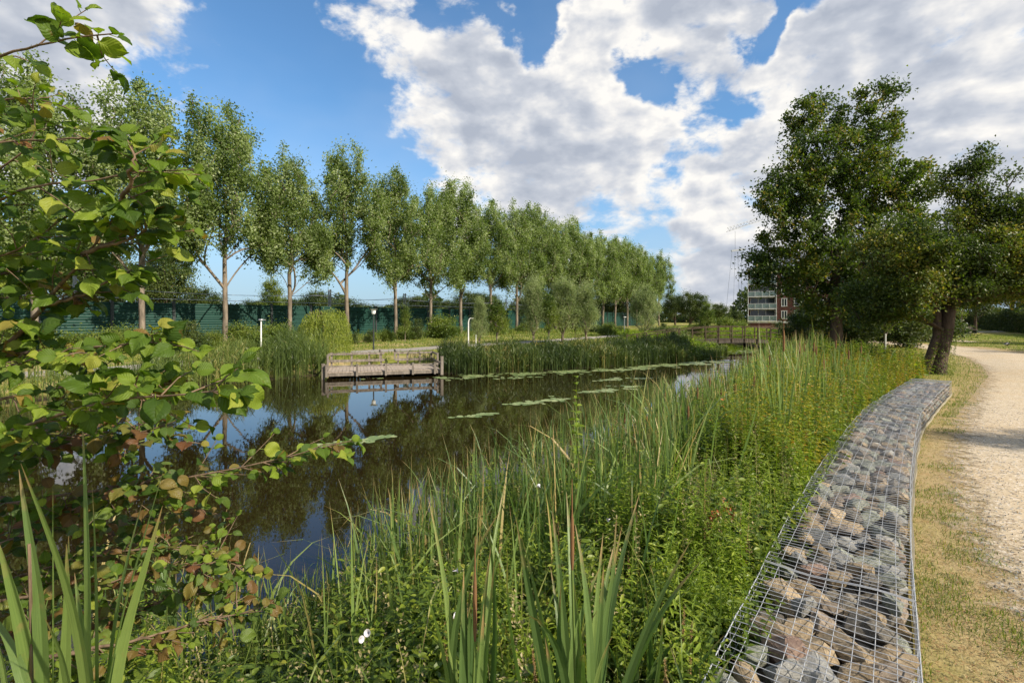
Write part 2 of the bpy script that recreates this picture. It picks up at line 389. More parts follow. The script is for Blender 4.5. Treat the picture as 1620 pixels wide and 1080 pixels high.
SMALL = tmpl_leaf(.5, 2, .2, .2)
def forbs(mb, base, H, nlev, ls, T=LEAF, lean=.12, droop=-.1, per=2, stem_w=.006, rnd0=0.0, rnd1=1.0, lo=.15, mi_stem=None):
    """upright leafy stems: pairs of leaves up each stem"""
    N = len(base); H = np.broadcast_to(H, (N,)); az = rng.random(N)*2*pi; le = np.abs(rng.normal(0, lean, N)); be = rng.normal(0, lean, N)
    blades(mb, base, az, H, le, be, stem_w, 5, rnd=np.full(N, .3), taper=.3)
    s = lo+(1-lo)*(np.arange(nlev)+.5)/nlev
    th = le[:, None]+be[:, None]*s[None]**2*.5
    r = H[:, None]*s[None]*np.sin(th); z = H[:, None]*s[None]*np.cos(th)
    C = np.stack([base[:, 0:1]+r*np.sin(az)[:, None], base[:, 1:2]+r*np.cos(az)[:, None], base[:, 2:3]+z], -1)
    ph0 = rng.random(N)*pi
    for k in range(per):
        ph = ph0[:, None]+np.arange(nlev)[None]*1.7+k*2*pi/per+rng.normal(0, .25, (N, nlev))
        D = np.stack([np.cos(ph), np.sin(ph), rng.normal(droop+.5*s[None]**3, .25, (N, nlev))], -1)
        size = ls*(1.15-.75*s[None]**1.5)*rng.uniform(.75, 1.2, (N, nlev))
        rr = np.clip(rng.random((N, nlev))*.6+rng.random(N)[:, None]*.4, 0, 1)*(rnd1-rnd0)+rnd0
        scatter(mb, T, C.reshape(-1, 3), D.reshape(-1, 3), size.ravel(), roll=rng.normal(0, .35, N*nlev), rnd=rr.ravel())
# ------------------------------------------------------------------ trees
def skeleton(trunk, targets, tip=.012, pw=2.3, curve=.25, slope=.5, jit=.12):
    """grow branches from trunk nodes (points) to the targets; returns chains of points and radii"""
    pos = [np.array(p, float) for p in trunk]; par = [-1]+list(range(len(trunk)-1)); ntr = len(trunk)
    base = pos[0]
    lo = len(trunk)//3
    order = np.argsort([np.linalg.norm(t-pos[ntr//2]) for t in targets])
    ok = [i >= lo for i in range(ntr)]
    for ti in order:
        t = targets[ti]; P = np.array(pos); d = P-t; dist = np.linalg.norm(d, axis=1)
        hd = np.linalg.norm(d[:, :2], axis=1)
        viol = np.maximum(0, P[:, 2]-(t[2]-slope*hd))
        cost = dist+2.2*viol+np.where(ok, 0, 1e3)
        j = int(np.argmin(cost)); a = pos[j]; L = dist[j]
        nseg = max(2, int(L/.7)+1); prev = j
        side = rng.normal(0, 1, 3)*jit*L
        for k in range(1, nseg+1):
            s = k/nseg; p = a*(1-s)+t*s; p = p+side*sin(pi*s)*.5; p[2] -= curve*L*s*(1-s)*.6
            pos.append(p); par.append(prev); ok.append(True); prev = len(pos)-1
    n = len(pos); rr = np.zeros(n); ch = [[] for _ in range(n)]
    for i in range(n-1, -1, -1):
        if not ch[i]: rr[i] = tip**pw
        if par[i] >= 0: rr[par[i]] += rr[i]; ch[par[i]].append(i)
    rad = rr**(1/pw)
    chains = []
    stack = [(0, None)]
    while stack:
        i, pr = stack.pop(); c = [i] if pr is None else [pr, i]
        while ch[i]:
            kids = sorted(ch[i], key=lambda q: -rad[q])
            for q in kids[1:]: stack.append((q, i))
            i = kids[0]; c.append(i)
        rr_ = [rad[q] for q in c]
        if pr is not None: rr_[0] = min(rad[pr], rad[c[1]]*1.25)
        chains.append((np.array([pos[q] for q in c]), np.array(rr_)))
    return chains
def crown_pts(ells, n, shell=.35, zmin=None, mind=0.0):
    out = []; vol = np.array([e[3]*e[4]*e[5] for e in ells])**.8; cnt = np.maximum(1, (n*vol/vol.sum()).astype(int))
    for e, c in zip(ells, cnt):
        for _ in range(c):
            for tr in range(30):
                d = norm(rng.normal(size=3)); r = (rng.random()**(shell))
                p = np.array(e[:3])+d*r*np.array(e[3:6])
                if zmin is not None and p[2] < zmin: continue
                if mind and out and np.min(np.linalg.norm(np.array(out)-p, axis=1)) < mind*(1-tr/40): continue
                out.append(p); break
    return out
def make_tree(name, label, cat, trunk, r0, ells, ntar, leaves, lsize, lmat, bmat, sig=.45, flat=.8, T=QUAD, shell=.35, slope=.5, tip=.012, mind=0., zb=0., sides=6, group=None, extra=0.5, curve=.25, rmin=0.0, pre=None, flare=1.25):
    root = thing(name, label, cat, group=group)
    tg = crown_pts(ells, ntar, shell, mind=mind)
    chains = skeleton(trunk, tg, tip=tip, slope=slope, curve=curve)
    mb = MB(); big = max(c[1][0] for c in chains); sc = r0/big
    for P, r in chains:
        rr = np.maximum(r*sc**np.clip(r/big+.3, 0, 1), rmin)
        if P[0][2] <= trunk[0][2]+.01:
            rr = rr.copy(); rr[0] *= flare
        mb.tube(P, rr, sides if r[0]*sc > .06 else 4)
    if pre: pre(mb)
    mb.build('trunk', bmat, root, True)
    cm = MB(); pts = []
    for t in tg:
        k = max(3, int(leaves/ntar*rng.uniform(.5, 1.5)))
        s = sig*rng.uniform(.6, 1.35)
        pts.append(np.array(t)+rng.normal(size=(k, 3))*np.array([s, s, s*flat]))
    # leaves along the outer twigs
    for P, r in chains:
        k = int(extra*leaves/len(chains))
        if k and len(P) > 2:
            s = rng.uniform(.45, 1, k)*(len(P)-1); i = np.minimum(s.astype(int), len(P)-2); f = (s-i)[:, None]
            q = P[i]*(1-f)+P[i+1]*f
            q = q[q[:, 2] > trunk[0][2]+.25*(max(e[2]+e[5] for e in ells)-trunk[0][2])] if len(q) else q
            pts.append(q+rng.normal(size=(len(q), 3))*sig*.45)
    pts = np.concatenate(pts); N = len(pts)
    # clumps share a tone
    tone = np.clip(.5+.28*np.sin(pts[:, 0]*1.9+pts[:, 2]*1.3)+rng.normal(0, .22, N), 0, 1)
    scatter(cm, T, pts, rdir(N, zb), lsize*rng.uniform(.6, 1.3, N), roll=rng.random(N)*6.28, rnd=tone)
    cm.build('crown', lmat, root)
    return root
# ------------------------------------------------------------------ terrain
NEAR = np.array([(-60,-6),(-30,-3),(-14,.3),(-7,1.4),(-3.6,2.4),(-1.9,3.4),(-.6,4.9),(.6,7),(2.2,9.5),(4.5,13),(8,18),(12.5,25),(16,31),(19.5,38),(22,46),(23,60),(20,78)], float)
FAR = np.array([(14,78),(19,60),(18.4,46),(16,39),(13,33.5),(10,30),(6.4,27.3),(1.2,24.3),(-3,23),(-8,23.2),(-10.5,20.3),(-14.6,15.5),(-22,11),(-32,8.5),(-60,6)], float)
POLY = np.concatenate([NEAR, FAR])
WZ = -0.8
def dpoly(X, Y, P, closed=False):
    d = np.full(X.shape, 1e9); n = len(P)
    for i in range(n if closed else n-1):
        a, b = P[i], P[(i+1) % n]; ab = b-a; L = ab@ab
        t = np.clip(((X-a[0])*ab[0]+(Y-a[1])*ab[1])/L, 0, 1)
        d = np.minimum(d, np.hypot(X-a[0]-t*ab[0], Y-a[1]-t*ab[1]))
    return d
def inside(X, Y, P):
    c = np.zeros(X.shape, bool); n = len(P)
    for i in range(n):
        (x1, y1), (x2, y2) = P[i], P[(i+1) % n]
        if y1 == y2: continue
        m = ((y1 > Y) != (y2 > Y)) & (X < (x2-x1)*(Y-y1)/(y2-y1)+x1)
        c ^= m
    return c
def land(X, Y):
    X = np.asarray(X, float); Y = np.asarray(Y, float)
    ins = inside(X, Y, POLY); dn = dpoly(X, Y, NEAR); df = dpoly(X, Y, FAR); sd = np.minimum(dn, df)
    sd = np.where(ins, -sd, sd)
    return sd, dn < df
def gz(X, Y):
    X = np.asarray(X, float); Y = np.asarray(Y, float)
    sd, near = land(X, Y)
    w = 2.6
    lev = np.where(near, -.02, -.38)
    s = np.clip(sd/w, 0, 1); s = s*s*(3-2*s)
    z = np.where(sd > 0, WZ+.03+(lev-WZ-.03)*s, WZ+.03+np.maximum(sd*.6, -.9))
    far = np.clip((np.hypot(X, Y)-60)/100, 0, 1)
    bumps = .04*np.sin(X*.9+1)*np.sin(Y*.7)+.02*np.sin(X*2.7)*np.sin(Y*2.3+.6)
    gd = np.clip((np.hypot(X-5, Y-4)-9)/10, 0, 1)   # level beside the gabions and the near path
    return z+bumps*gd*(sd > 1)
def axis(lo, dlo, dhi, hi, st):
    a = list(np.arange(dlo, dhi, st)); s = st
    x = dhi
    while x < hi: a.append(x); s *= 1.12; x += s
    a.append(hi); x = dlo; s = st
    while x > lo: s *= 1.12; x -= s; a.insert(0, max(x, lo))
    return np.array(a)
gx = axis(-900, -24, 32, 900, .3); gy = axis(-60, -3, 48, 1500, .3)
GX, GY = np.meshgrid(gx, gy, indexing='ij'); GZ = gz(GX, GY)
nx, ny = GX.shape
i, j = np.meshgrid(np.arange(nx-1), np.arange(ny-1), indexing='ij'); i = i.ravel(); j = j.ravel()
F = np.stack([i*ny+j, (i+1)*ny+j, (i+1)*ny+j+1, i*ny+j+1], -1)
# path centre lines
PATHL = np.array([(1.9,.2),(2.55,1.6),(3.3,2.9),(4.3,4.4),(6.2,6.7),(8.6,9.2),(11.2,11.8),(14.3,14.9),(17.4,18.4),(20.6,22.6),(23.2,27.0),(24.9,32),(25.5,40),(25,50)])   # left edge
PATHR = np.array([(4.6,-1.2),(5.4,.4),(6.3,2.0),(7.4,3.5),(9.3,5.6),(11.7,7.9),(14.4,10.4),(17.4,13.2),(20.6,16.9),(24.0,21.6),(26.6,26.6),(28.4,32),(28.6,40),(28,50)])
PATHC = (PATHL+PATHR)/2
sdG, nearG = land(GX, GY)
dpath = dpoly(GX, GY, PATHC)-1.75
A = np.stack([np.clip(sdG, -3, 6), np.clip(dpath, -3, 6), nearG*1.0], -1)
mb = MB(); mb.add(np.stack([GX, GY, GZ], -1).reshape(-1, 3), F, A.reshape(-1, 3))
def ground_mat():
    m, t = mat('ground_grass')
    a = t.new('ShaderNodeAttribute', attribute_name='lf'); sp = t.new('ShaderNodeSeparateXYZ'); t.l.new(a.outputs['Vector'], sp.inputs[0])
    P = posn(t)
    big = t.noise(P, .28, 4, .6); mid = t.noise(P, 1.6, 5, .6); fine = t.noise(P, 28, 5, .7); vf = t.noise(P, 110, 3, .6)
    green = t.mix(fine, (.10, .13, .015), (.25, .27, .035))
    dry = t.mix(fine, (.25, .17, .085), (.54, .41, .24))
    f = t.sstep(t.m('ADD', t.m('MULTIPLY', big, .6), t.m('MULTIPLY', mid, .5)), .50, .68)
    f = t.m('MULTIPLY', f, .8)
    nearp = t.sstep(t.m('ADD', sp.outputs[1], t.m('MULTIPLY', t.m('SUBTRACT', mid, .5), 1.6)), .2, 1.5, 1, 0)
    f = t.m('MAXIMUM', f, t.m('MULTIPLY', nearp, .85))
    c = t.mix(f, green, dry)
    c = t.mix(t.sstep(vf, .52, .7, 0, .7), c, (.11, .075, .035))
    c = t.mix(t.sstep(t.noise(P, 11, 4, .7), .5, .66, 0, .5), c, (.30, .19, .085))
    mud = t.sstep(t.m('ADD', sp.outputs[0], t.m('MULTIPLY', mid, .5)), .3, 1.4, 1, 0)
    c = t.mix(mud, c, (.045, .035, .02))
    prin(t, c, .95, .1, bump=t.m('ADD', fine, vf), bstr=.45, bdist=.012)
    return m
g = mb.build('ground', ground_mat(), None, True); tag(g, kind='structure')
# water
def water_mat():
    m, t = mat('pond_water')
    P = posn(t)
    n1 = t.noise(t.vm('MULTIPLY', P, (1, 1.0, 1)), 1.3, 3, .5); n2 = t.noise(P, 7, 3, .5)
    h = t.m('ADD', n1, t.m('MULTIPLY', n2, .22))
    dirt = t.noise(P, .5, 4, .6)
    c = t.mix(dirt, (.010, .0065, .0025), (.018, .012, .004))
    p = prin(t, c, .015, .5, bump=h, bstr=.05, bdist=.02)
    p.inputs['IOR'].default_value = 1.45
    return m
bm = bmesh.new()
vs = [bm.verts.new((x, y, WZ)) for x, y in [(-80, -12), (60, -12), (60, 100), (-80, 100)]]
# water sheet: lies at level WZ, the banks rise out of it
bm.faces.new(vs); me = bpy.data.meshes.new('water'); bm.to_mesh(me); bm.free(); me.materials.append(water_mat())
wo = bpy.data.objects.new('water', me); COL.objects.link(wo); tag(wo, kind='structure')
# ------------------------------------------------------------------ gravel path
def gravel_mat():
    m, t = mat('gravel')
    a = t.new('ShaderNodeAttribute', attribute_name='lf'); sp = t.new('ShaderNodeSeparateXYZ'); t.l.new(a.outputs['Vector'], sp.inputs[0])
    P = posn(t)
    big = t.noise(P, .7, 4, .6); mid = t.noise(P, 5, 5, .65); fine = t.noise(P, 60, 5, .75)
    vo = t.new('ShaderNodeTexVoronoi'); t.put(vo.inputs['Scale'], 55); t.put(vo.inputs['Vector'], P)
    c = t.mix(fine, (.34, .27, .18), (.57, .48, .355))
    c = t.mix(t.sstep(big, .4, .7, 0, .55), c, (.46, .34, .2))
    c = t.mix(t.sstep(mid, .58, .75, 0, .6), c, (.27, .20, .13))
    gr = t.new('ShaderNodeSeparateColor'); t.l.new(vo.outputs['Color'], gr.inputs[0])
    c = t.mix(t.sstep(gr.outputs[0], .86, .92, 0, .7), c, (.18, .14, .11))
    c = t.mix(t.sstep(gr.outputs[1], .88, .93, 0, .6), c, (.68, .62, .55))
    p = prin(t, c, .95, .15, bump=t.m('ADD', t.m('MULTIPLY', vo.outputs['Distance'], .6), t.m('ADD', fine, mid)), bstr=.6, bdist=.007, link=False)
    tr = t.new('ShaderNodeBsdfTransparent'); mx = t.new('ShaderNodeMixShader')
    e = t.m('ADD', sp.outputs[0], t.m('ADD', t.m('MULTIPLY', t.m('SUBTRACT', mid, .5), 1.3), t.m('MULTIPLY', t.m('SUBTRACT', fine, .5), .7)))
    t.l.new(t.sstep(e, .28, .78), mx.inputs[0]); t.l.new(tr.outputs[0], mx.inputs[1]); t.l.new(p.outputs[0], mx.inputs[2]); t.l.new(mx.outputs[0], t.out.inputs[0])
    return m
def resample(P, n):
    P = np.asarray(P, float); d = np.concatenate([[0], np.cumsum(np.linalg.norm(np.diff(P, axis=0), axis=1))]); s = np.linspace(0, d[-1], n)
    Q = np.stack([np.interp(s, d, P[:, k]) for k in range(P.shape[1])], -1)
    for _ in range(4): Q[1:-1] = (Q[:-2]+2*Q[1:-1]+Q[2:])/4
    return Q
def strip(name, Lp, Rp, m, n=160, nw=14, dz=.006, soft=.22):
    a = resample(Lp, n); b = resample(Rp, n); s = np.linspace(0, 1, nw)
    X = a[:, None, 0]*(1-s)+b[:, None, 0]*s; Y = a[:, None, 1]*(1-s)+b[:, None, 1]*s
    Z = gz(X, Y)+dz
    e = np.minimum(s, 1-s)/soft; A = np.zeros((n, nw, 3)); A[..., 0] = np.clip(e, 0, 1.5)[None]
    mb = MB(); i, j = np.meshgrid(np.arange(n-1), np.arange(nw-1), indexing='ij'); i = i.ravel(); j = j.ravel()
    mb.add(np.stack([X, Y, Z], -1).reshape(-1, 3), np.stack([i*nw+j, (i+1)*nw+j, (i+1)*nw+j+1, i*nw+j+1], -1), A.reshape(-1, 3))
    o = mb.build(name, m, None, True); tag(o, kind='structure'); return o
GRAV = gravel_mat()
strip('path', PATHL-np.array([.56, -.46]), PATHR, GRAV, 220, 18, .012, .26)
ASP = plain('asphalt_path', (.26, .235, .2), .9, .2, 0, .2, 3)
FP = np.array([(-30,9.5),(-18.5,18.6),(-14.2,25),(-9.2,31.5),(-3.8,38),(2.6,46),(10.5,57),(21,75),(32,95)])
fpl = FP+np.array([-.9, .75]); fpr = FP+np.array([.9, -.75])
strip('far_path', fpl, fpr, ASP, 160, 6, .02)
strip('side_path', np.array([(34,36),(40,50),(46,56),(60,62),(80,74)]), np.array([(33,39),(38,53),(45,59),(58,65),(78,77)]), GRAV, 60, 6, .02)
strip('lawn_path', np.array([(20,36),(27,38.5),(36,40)]), np.array([(20,37.6),(27,40),(36,41.6)]), GRAV, 40, 5, .02)
# ------------------------------------------------------------------ gabions
RE = np.array([(.92,1.07),(1.63,2.01),(1.87,2.33),(2.56,3.25),(3.55,4.51),(5.06,6.34),(6.25,7.73),(8.1,9.62),(10.08,11.6)])
GD = np.concatenate([[0], np.cumsum(np.linalg.norm(np.diff(RE, axis=0), axis=1))])
RS = resample(RE, 200); RD = np.concatenate([[0], np.cumsum(np.linalg.norm(np.diff(RS, axis=0), axis=1))])
GW, GH = .70, .30
def gfr(s, a):
    """s metres along the wall, a metres in from the path side -> x, y, heading"""
    s = np.asarray(s, float); x = np.interp(s, RD, RS[:, 0]); y = np.interp(s, RD, RS[:, 1])
    x2 = np.interp(s+.05, RD, RS[:, 0]); x1 = np.interp(s-.05, RD, RS[:, 0]); y2 = np.interp(s+.05, RD, RS[:, 1]); y1 = np.interp(s-.05, RD, RS[:, 1])
    h = np.arctan2(x2-x1, y2-y1)
    return x-np.cos(h)*a, y+np.sin(h)*a, h
def rock_mat(name, c1, c2):
    m, t = mat(name)
    oi = t.new('ShaderNodeObjectInfo').outputs['Random']
    v = t.vm('ADD', objc(t), t.vm('SCALE', (7, 3, 5), None, oi))
    n = t.noise(v, 9, 6, .65); n2 = t.noise(v, 45, 5, .7)
    c = t.mix(t.sstep(n, .35, .68), c1, c2)
    c = t.mix(t.sstep(n2, .58, .72, 0, .5), c, tuple(x*.5 for x in c1))
    c = t.mix(t.sstep(n2, .45, .3, 0, .35), c, tuple(min(.6, x*1.5) for x in c2))
    c = t.mix(1.0, c, t.mix(oi, (.75, .75, .75), (1.15, 1.15, 1.15)), 'MULTIPLY')
    prin(t, c, .8, .3, bump=t.m('ADD', n, n2), bstr=.9, bdist=.008)
    return m
ROCKM = [rock_mat('grey_green_rock', (.17, .18, .14), (.33, .335, .27)), rock_mat('brown_rock', (.17, .135, .10), (.31, .25, .19)),
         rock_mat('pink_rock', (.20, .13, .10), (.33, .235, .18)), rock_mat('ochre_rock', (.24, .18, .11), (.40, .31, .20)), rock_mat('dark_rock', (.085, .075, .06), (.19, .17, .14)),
         rock_mat('pale_grey_rock', (.22, .215, .20), (.36, .35, .32))]
ROCKN = ['grey green', 'brown', 'pinkish', 'ochre', 'dark grey', 'pale grey']
def rock_mesh(k):
    bm = bmesh.new(); rs = random.Random(100+k)
    for _ in range(17):
        d = Vector((rs.gauss(0, 1), rs.gauss(0, 1), rs.gauss(0, 1))).normalized()
        q = max(abs(d.x), abs(d.y), abs(d.z)); d = d*(.55+.45/q*.72)
        bm.verts.new((d.x*.5, d.y*.5, d.z*.5))
    bmesh.ops.convex_hull(bm, input=list(bm.verts))
    for v in [v for v in bm.verts if not v.link_faces]: bm.verts.remove(v)
    bmesh.ops.dissolve_limit(bm, angle_limit=R(12), verts=bm.verts, edges=bm.edges)
    bmesh.ops.bevel(bm, geom=list(bm.edges), offset=.022, segments=1, affect='EDGES')
    bmesh.ops.triangulate(bm, faces=bm.faces)
    bmesh.ops.subdivide_edges(bm, edges=bm.edges, cuts=1)
    bmesh.ops.triangulate(bm, faces=bm.faces)
    for v in bm.verts: v.co += Vector((rs.gauss(0, 1), rs.gauss(0, 1), rs.gauss(0, 1)))*.008
    me = bpy.data.meshes.new('stone'); bm.to_mesh(me); bm.free()
    me.materials.append(ROCKM[[0,1,2,3,0,5,1,0,3,1,5,3,0,4][k % 14]])
    return me
ROCKS = [rock_mesh(k) for k in range(14)]
ROCKV = []
for me in ROCKS:
    V = np.array([v.co[:] for v in me.vertices]); F_ = np.array([p.vertices[:] for p in me.polygons]); ROCKV.append((V, F_, ROCKM.index(me.materials[0])))
from mathutils import Euler
segs = [0, RD[-1]*.135, RD[-1]*.29, RD[-1]*.50, RD[-1]*.66, RD[-1]]
labels_g = ['low wire gabion nearest the camera with large pink and ochre stones', 'second low stone gabion from the camera beside the dry grass verge',
            'middle stone filled gabion of the low wall where the wall bends', 'stone gabion crossed by a dark band of tree shade', 'farthest long stone gabion ending near the leaning tree trunk']
for b in range(5):
    s0, s1 = segs[b]+.006, segs[b+1]-.006
    root = thing('gabion', labels_g[b], 'gabion', group='stone gabions along the gravel path')
    pos = []
    sp = [.18, .17, .145, .135, .15][b]
    ns = int((s1-s0-.06)/(sp*1.02)); na = 5
    for a in range(ns):
        for c in range(na):
            s = s0+.05+(a+.5+rng.uniform(-.32, .32)+(.5 if c % 2 else 0)*.9)*(s1-s0-.1)/(ns+.4); q = .055+(c+.5+rng.uniform(-.25, .25))*(GW-.11)/na
            big = rng.random() < .18
            L = rng.uniform(.17, .24)*(1.35 if big else 1)*(1.0 if b < 2 else .92); pos.append((s, min(max(q, .08), GW-.08), GH-.055-rng.random()*.03, L, rng.uniform(.62, .85)*L, rng.uniform(.4, .62)*L, 'top'))
    rest = []
    for a in range(ns):     # the course on the path side
        for zl in (.06, .155):
            s = s0+.04+(a+.5+rng.uniform(-.3, .3))*(s1-s0-.08)/ns; L = rng.uniform(.13, .19)
            pos.append((s, .075, zl, L, L*.7, L*.6, 'side'))
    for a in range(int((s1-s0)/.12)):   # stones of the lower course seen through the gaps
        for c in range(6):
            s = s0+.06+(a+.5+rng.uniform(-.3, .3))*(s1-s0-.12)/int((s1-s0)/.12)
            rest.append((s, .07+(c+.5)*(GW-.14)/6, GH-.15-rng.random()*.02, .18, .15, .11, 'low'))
    pos.sort(key=lambda p: (p[6] != 'top', p[0]))
    rest += pos[100:]; pos = pos[:100]
    for p in pos:
        k = rng.integers(0, 14); x, y, h = gfr(p[0], p[1])
        o = bpy.data.objects.new('stone', ROCKS[k]); COL.objects.link(o); o.parent = root
        o.location = (float(x), float(y), p[2]); o.scale = p[3:6]
        o.rotation_euler = (rng.normal(0, .22), rng.normal(0, .22), rng.random()*6.28)
    fb = MB()
    for p in rest:
        k = rng.integers(0, 14); x, y, h = gfr(p[0], p[1]); V, F_, mi = ROCKV[k]; mi = 4 if p[6] == 'low' else mi  # lower course forced to the dark rock: shade of the gaps put into its colour
        mrot = np.array(Euler((rng.normal(0, .25), rng.normal(0, .25), rng.random()*6.28)).to_matrix())
        fb.add((V*np.array(p[3:6])) @ mrot.T+np.array([x, y, p[2]]), F_, None, mi)
    so = fb.build('stone_fill', ROCKM, root); so['kind'] = 'stuff'
    # wire basket
    wb = MB(); wr = .0018
    S = np.arange(s0, s1+.001, .12); S[-1] = s1
    def zt(s, a): return GH+.004+.006*np.sin(s*7+a*9)+.004*np.sin(s*19-a*13)
    na_ = 9
    for c in range(na_+1):
        a = c*GW/na_; SS = np.linspace(s0, s1, max(6, int((s1-s0)/.08))); x, y, h = gfr(SS, a)
        edge = c in (0, na_)
        wb.tube(np.stack([x, y, zt(SS, a)], -1), wr*(1.7 if edge else 1), 4)
    for s in np.arange(s0+.0, s1+.01, .052):
        s = min(s, s1); aa = np.linspace(-.002, GW+.002, 10); x, y, h = gfr(np.full(10, s), aa)
        e = abs(s-s0) < .01 or abs(s-s1) < .03
        wb.tube(np.stack([x, y, zt(s, aa)+.004], -1), wr*(1.6 if e else 1), 4)
    for a0 in (-.004, GW+.004):
        for z in (.01, .08, .155, .23):
            SS = np.linspace(s0, s1, max(6, int((s1-s0)/.1))); x, y, h = gfr(SS, a0+.004*np.sin(SS*9)); wb.tube(np.stack([x, y, np.full(len(SS), z)], -1), wr, 4)
        for s in np.arange(s0, s1, .1):
            x, y, h = gfr(s, a0); wb.tube([(x, y, -.02), (x, y, .12), (x, y, GH+.004)], wr, 4)
    for s in (s0, s1):
        for a in np.linspace(0, GW, 10):
            x, y, h = gfr(s, a); wb.tube([(x, y, -.02), (x, y, GH)], wr, 4)
    wb.build('wire_basket', M['wire'], root)
    lb = MB(); SS = np.linspace(s0, s1, 30)
    x, y, h = gfr(SS, -.022+.005*np.sin(SS*5)); x2, y2, _ = gfr(SS, -.002)
    n = len(SS); zz = .04+.008*np.sin(SS*7)
    V = np.concatenate([np.stack([x, y, np.full(n, .0)], -1), np.stack([x, y, zz], -1), np.stack([x2, y2, zz-.004], -1)])
    i = np.arange(n-1); lb.add(V, np.concatenate([np.stack([i, i+1, n+i+1, n+i], -1), np.stack([n+i, n+i+1, 2*n+i+1, 2*n+i], -1)]))
    lb.build('liner_edge', M['liner'], root)
def left_of_gabion(X, Y):
    """distance to the left of the wall's inner face (negative = on the wall or the path side)"""
    line = np.concatenate([[(-1.2, -1.9)], RS[::10], [(13.4, 15.0), (17, 22), (21, 32), (24, 40)]])
    d = dpoly(X, Y, line); best = np.full(X.shape, 1e9); sg = np.ones(X.shape)
    for a, b in zip(line[:-1], line[1:]):
        ab = b-a; t = np.clip(((X-a[0])*ab[0]+(Y-a[1])*ab[1])/(ab@ab), 0, 1); dd = np.hypot(X-a[0]-t*ab[0], Y-a[1]-t*ab[1])
        cr = ab[0]*(Y-a[1])-ab[1]*(X-a[0]); up = dd < best; best = np.where(up, dd, best); sg = np.where(up, np.sign(cr), sg)
    return best*sg-GW
#@@SPLIT@@
# ------------------------------------------------------------------ fishing platform
def jetty():
    root = thing('jetty', 'low weathered wooden jetty with railings at the far bank', 'jetty', (-7.67, 21.0, 0), math.atan2(1.4, 4.5))
    L, W, Z = 4.72, 2.7, -.50
    mb = MB()
    n = int(L/.145)
    for k in range(n): mb.box((.07+k*L/n, W/2, Z-.02), (L/n-.012, W+.04, .04))
    mb.build('deck', M['deck'], root)
    mb = MB(); mb.box((L/2, -.005, Z-.11), (L+.06, .07, .13)); mb.box((L/2, W, Z-.12), (L, .07, .15)); mb.box((L+.0, W/2, Z-.12), (.06, W-.1, .15)); mb.box((0, W/2, Z-.12), (.06, W-.1, .15))
    mb.build('beam', M['wood'], root)
    for x in (.12, 1.6, 3.1, 4.6):
        for y in (.25, W-.3):
            p = MB(); p.tube([(x, y, -1.8), (x, y, Z-.045)], .07, 8); p.build('pile', M['dwood'], root)
    def post(x, y, z0, z1, w=.085):
        p = MB(); p.box((x, y, (z0+z1)/2), (w, w, z1-z0)); p.box((x, y, z1+.006), (w+.02, w+.02, .015)); p.build('post', M['wood'], root)
    def rail(a, b, w=.045, h=.06):
        p = MB(); p.beam(a, b, w, h); p.build('rail', M['wood'], root)
    # front: low kerb rail
    for x in (-.03, 1.18, 2.36, 3.5, 4.45): post(x, -.10, Z-.2, Z+.30)
    post(4.76, -.10, Z-.25, Z+.55, .12); post(-.16, .05, Z-.5, Z+.34, .12)
    rail((-.1, -.035, Z+.24), (4.7, -.035, Z+.24))
    # back: two boards, with a gap for the way in
    for x0, x1, xs in ((.0, 2.35, (.05, .95, 1.75, 2.3)), (3.05, 4.75, (3.1, 3.55, 4.15, 4.72))):
        for x in xs: post(x, W+.09, Z-.2, Z+.62)
        rail((x0-.1, W+.02, Z+.56), (x1+.1, W+.02, Z+.56), .05, .09); rail((x0-.1, W+.02, Z+.24), (x1+.1, W+.02, Z+.24), .05, .12)
    for x in (-.04, 4.78):
        rail((x, 0, Z+.24), (x, W, Z+.24)); 
        rail((x, W*.45, Z+.56), (x, W, Z+.56), .05, .09); post(x, W*.45, Z-.2, Z+.62)
    # gangway to the bank
    g_ = MB()
    for k in range(13): g_.box((2.7, W+.16+k*.2, Z-.015+k*.006), (.72, .185, .035))
    g_.build('gangway', M['deck'], root)
    for x in (2.33, 3.07): rail((x, W+.25, Z+.56), (x-.0, W+1.9, Z+.60), .05, .09); post(x, W+1.85, Z-.2, Z+.64)
jetty()
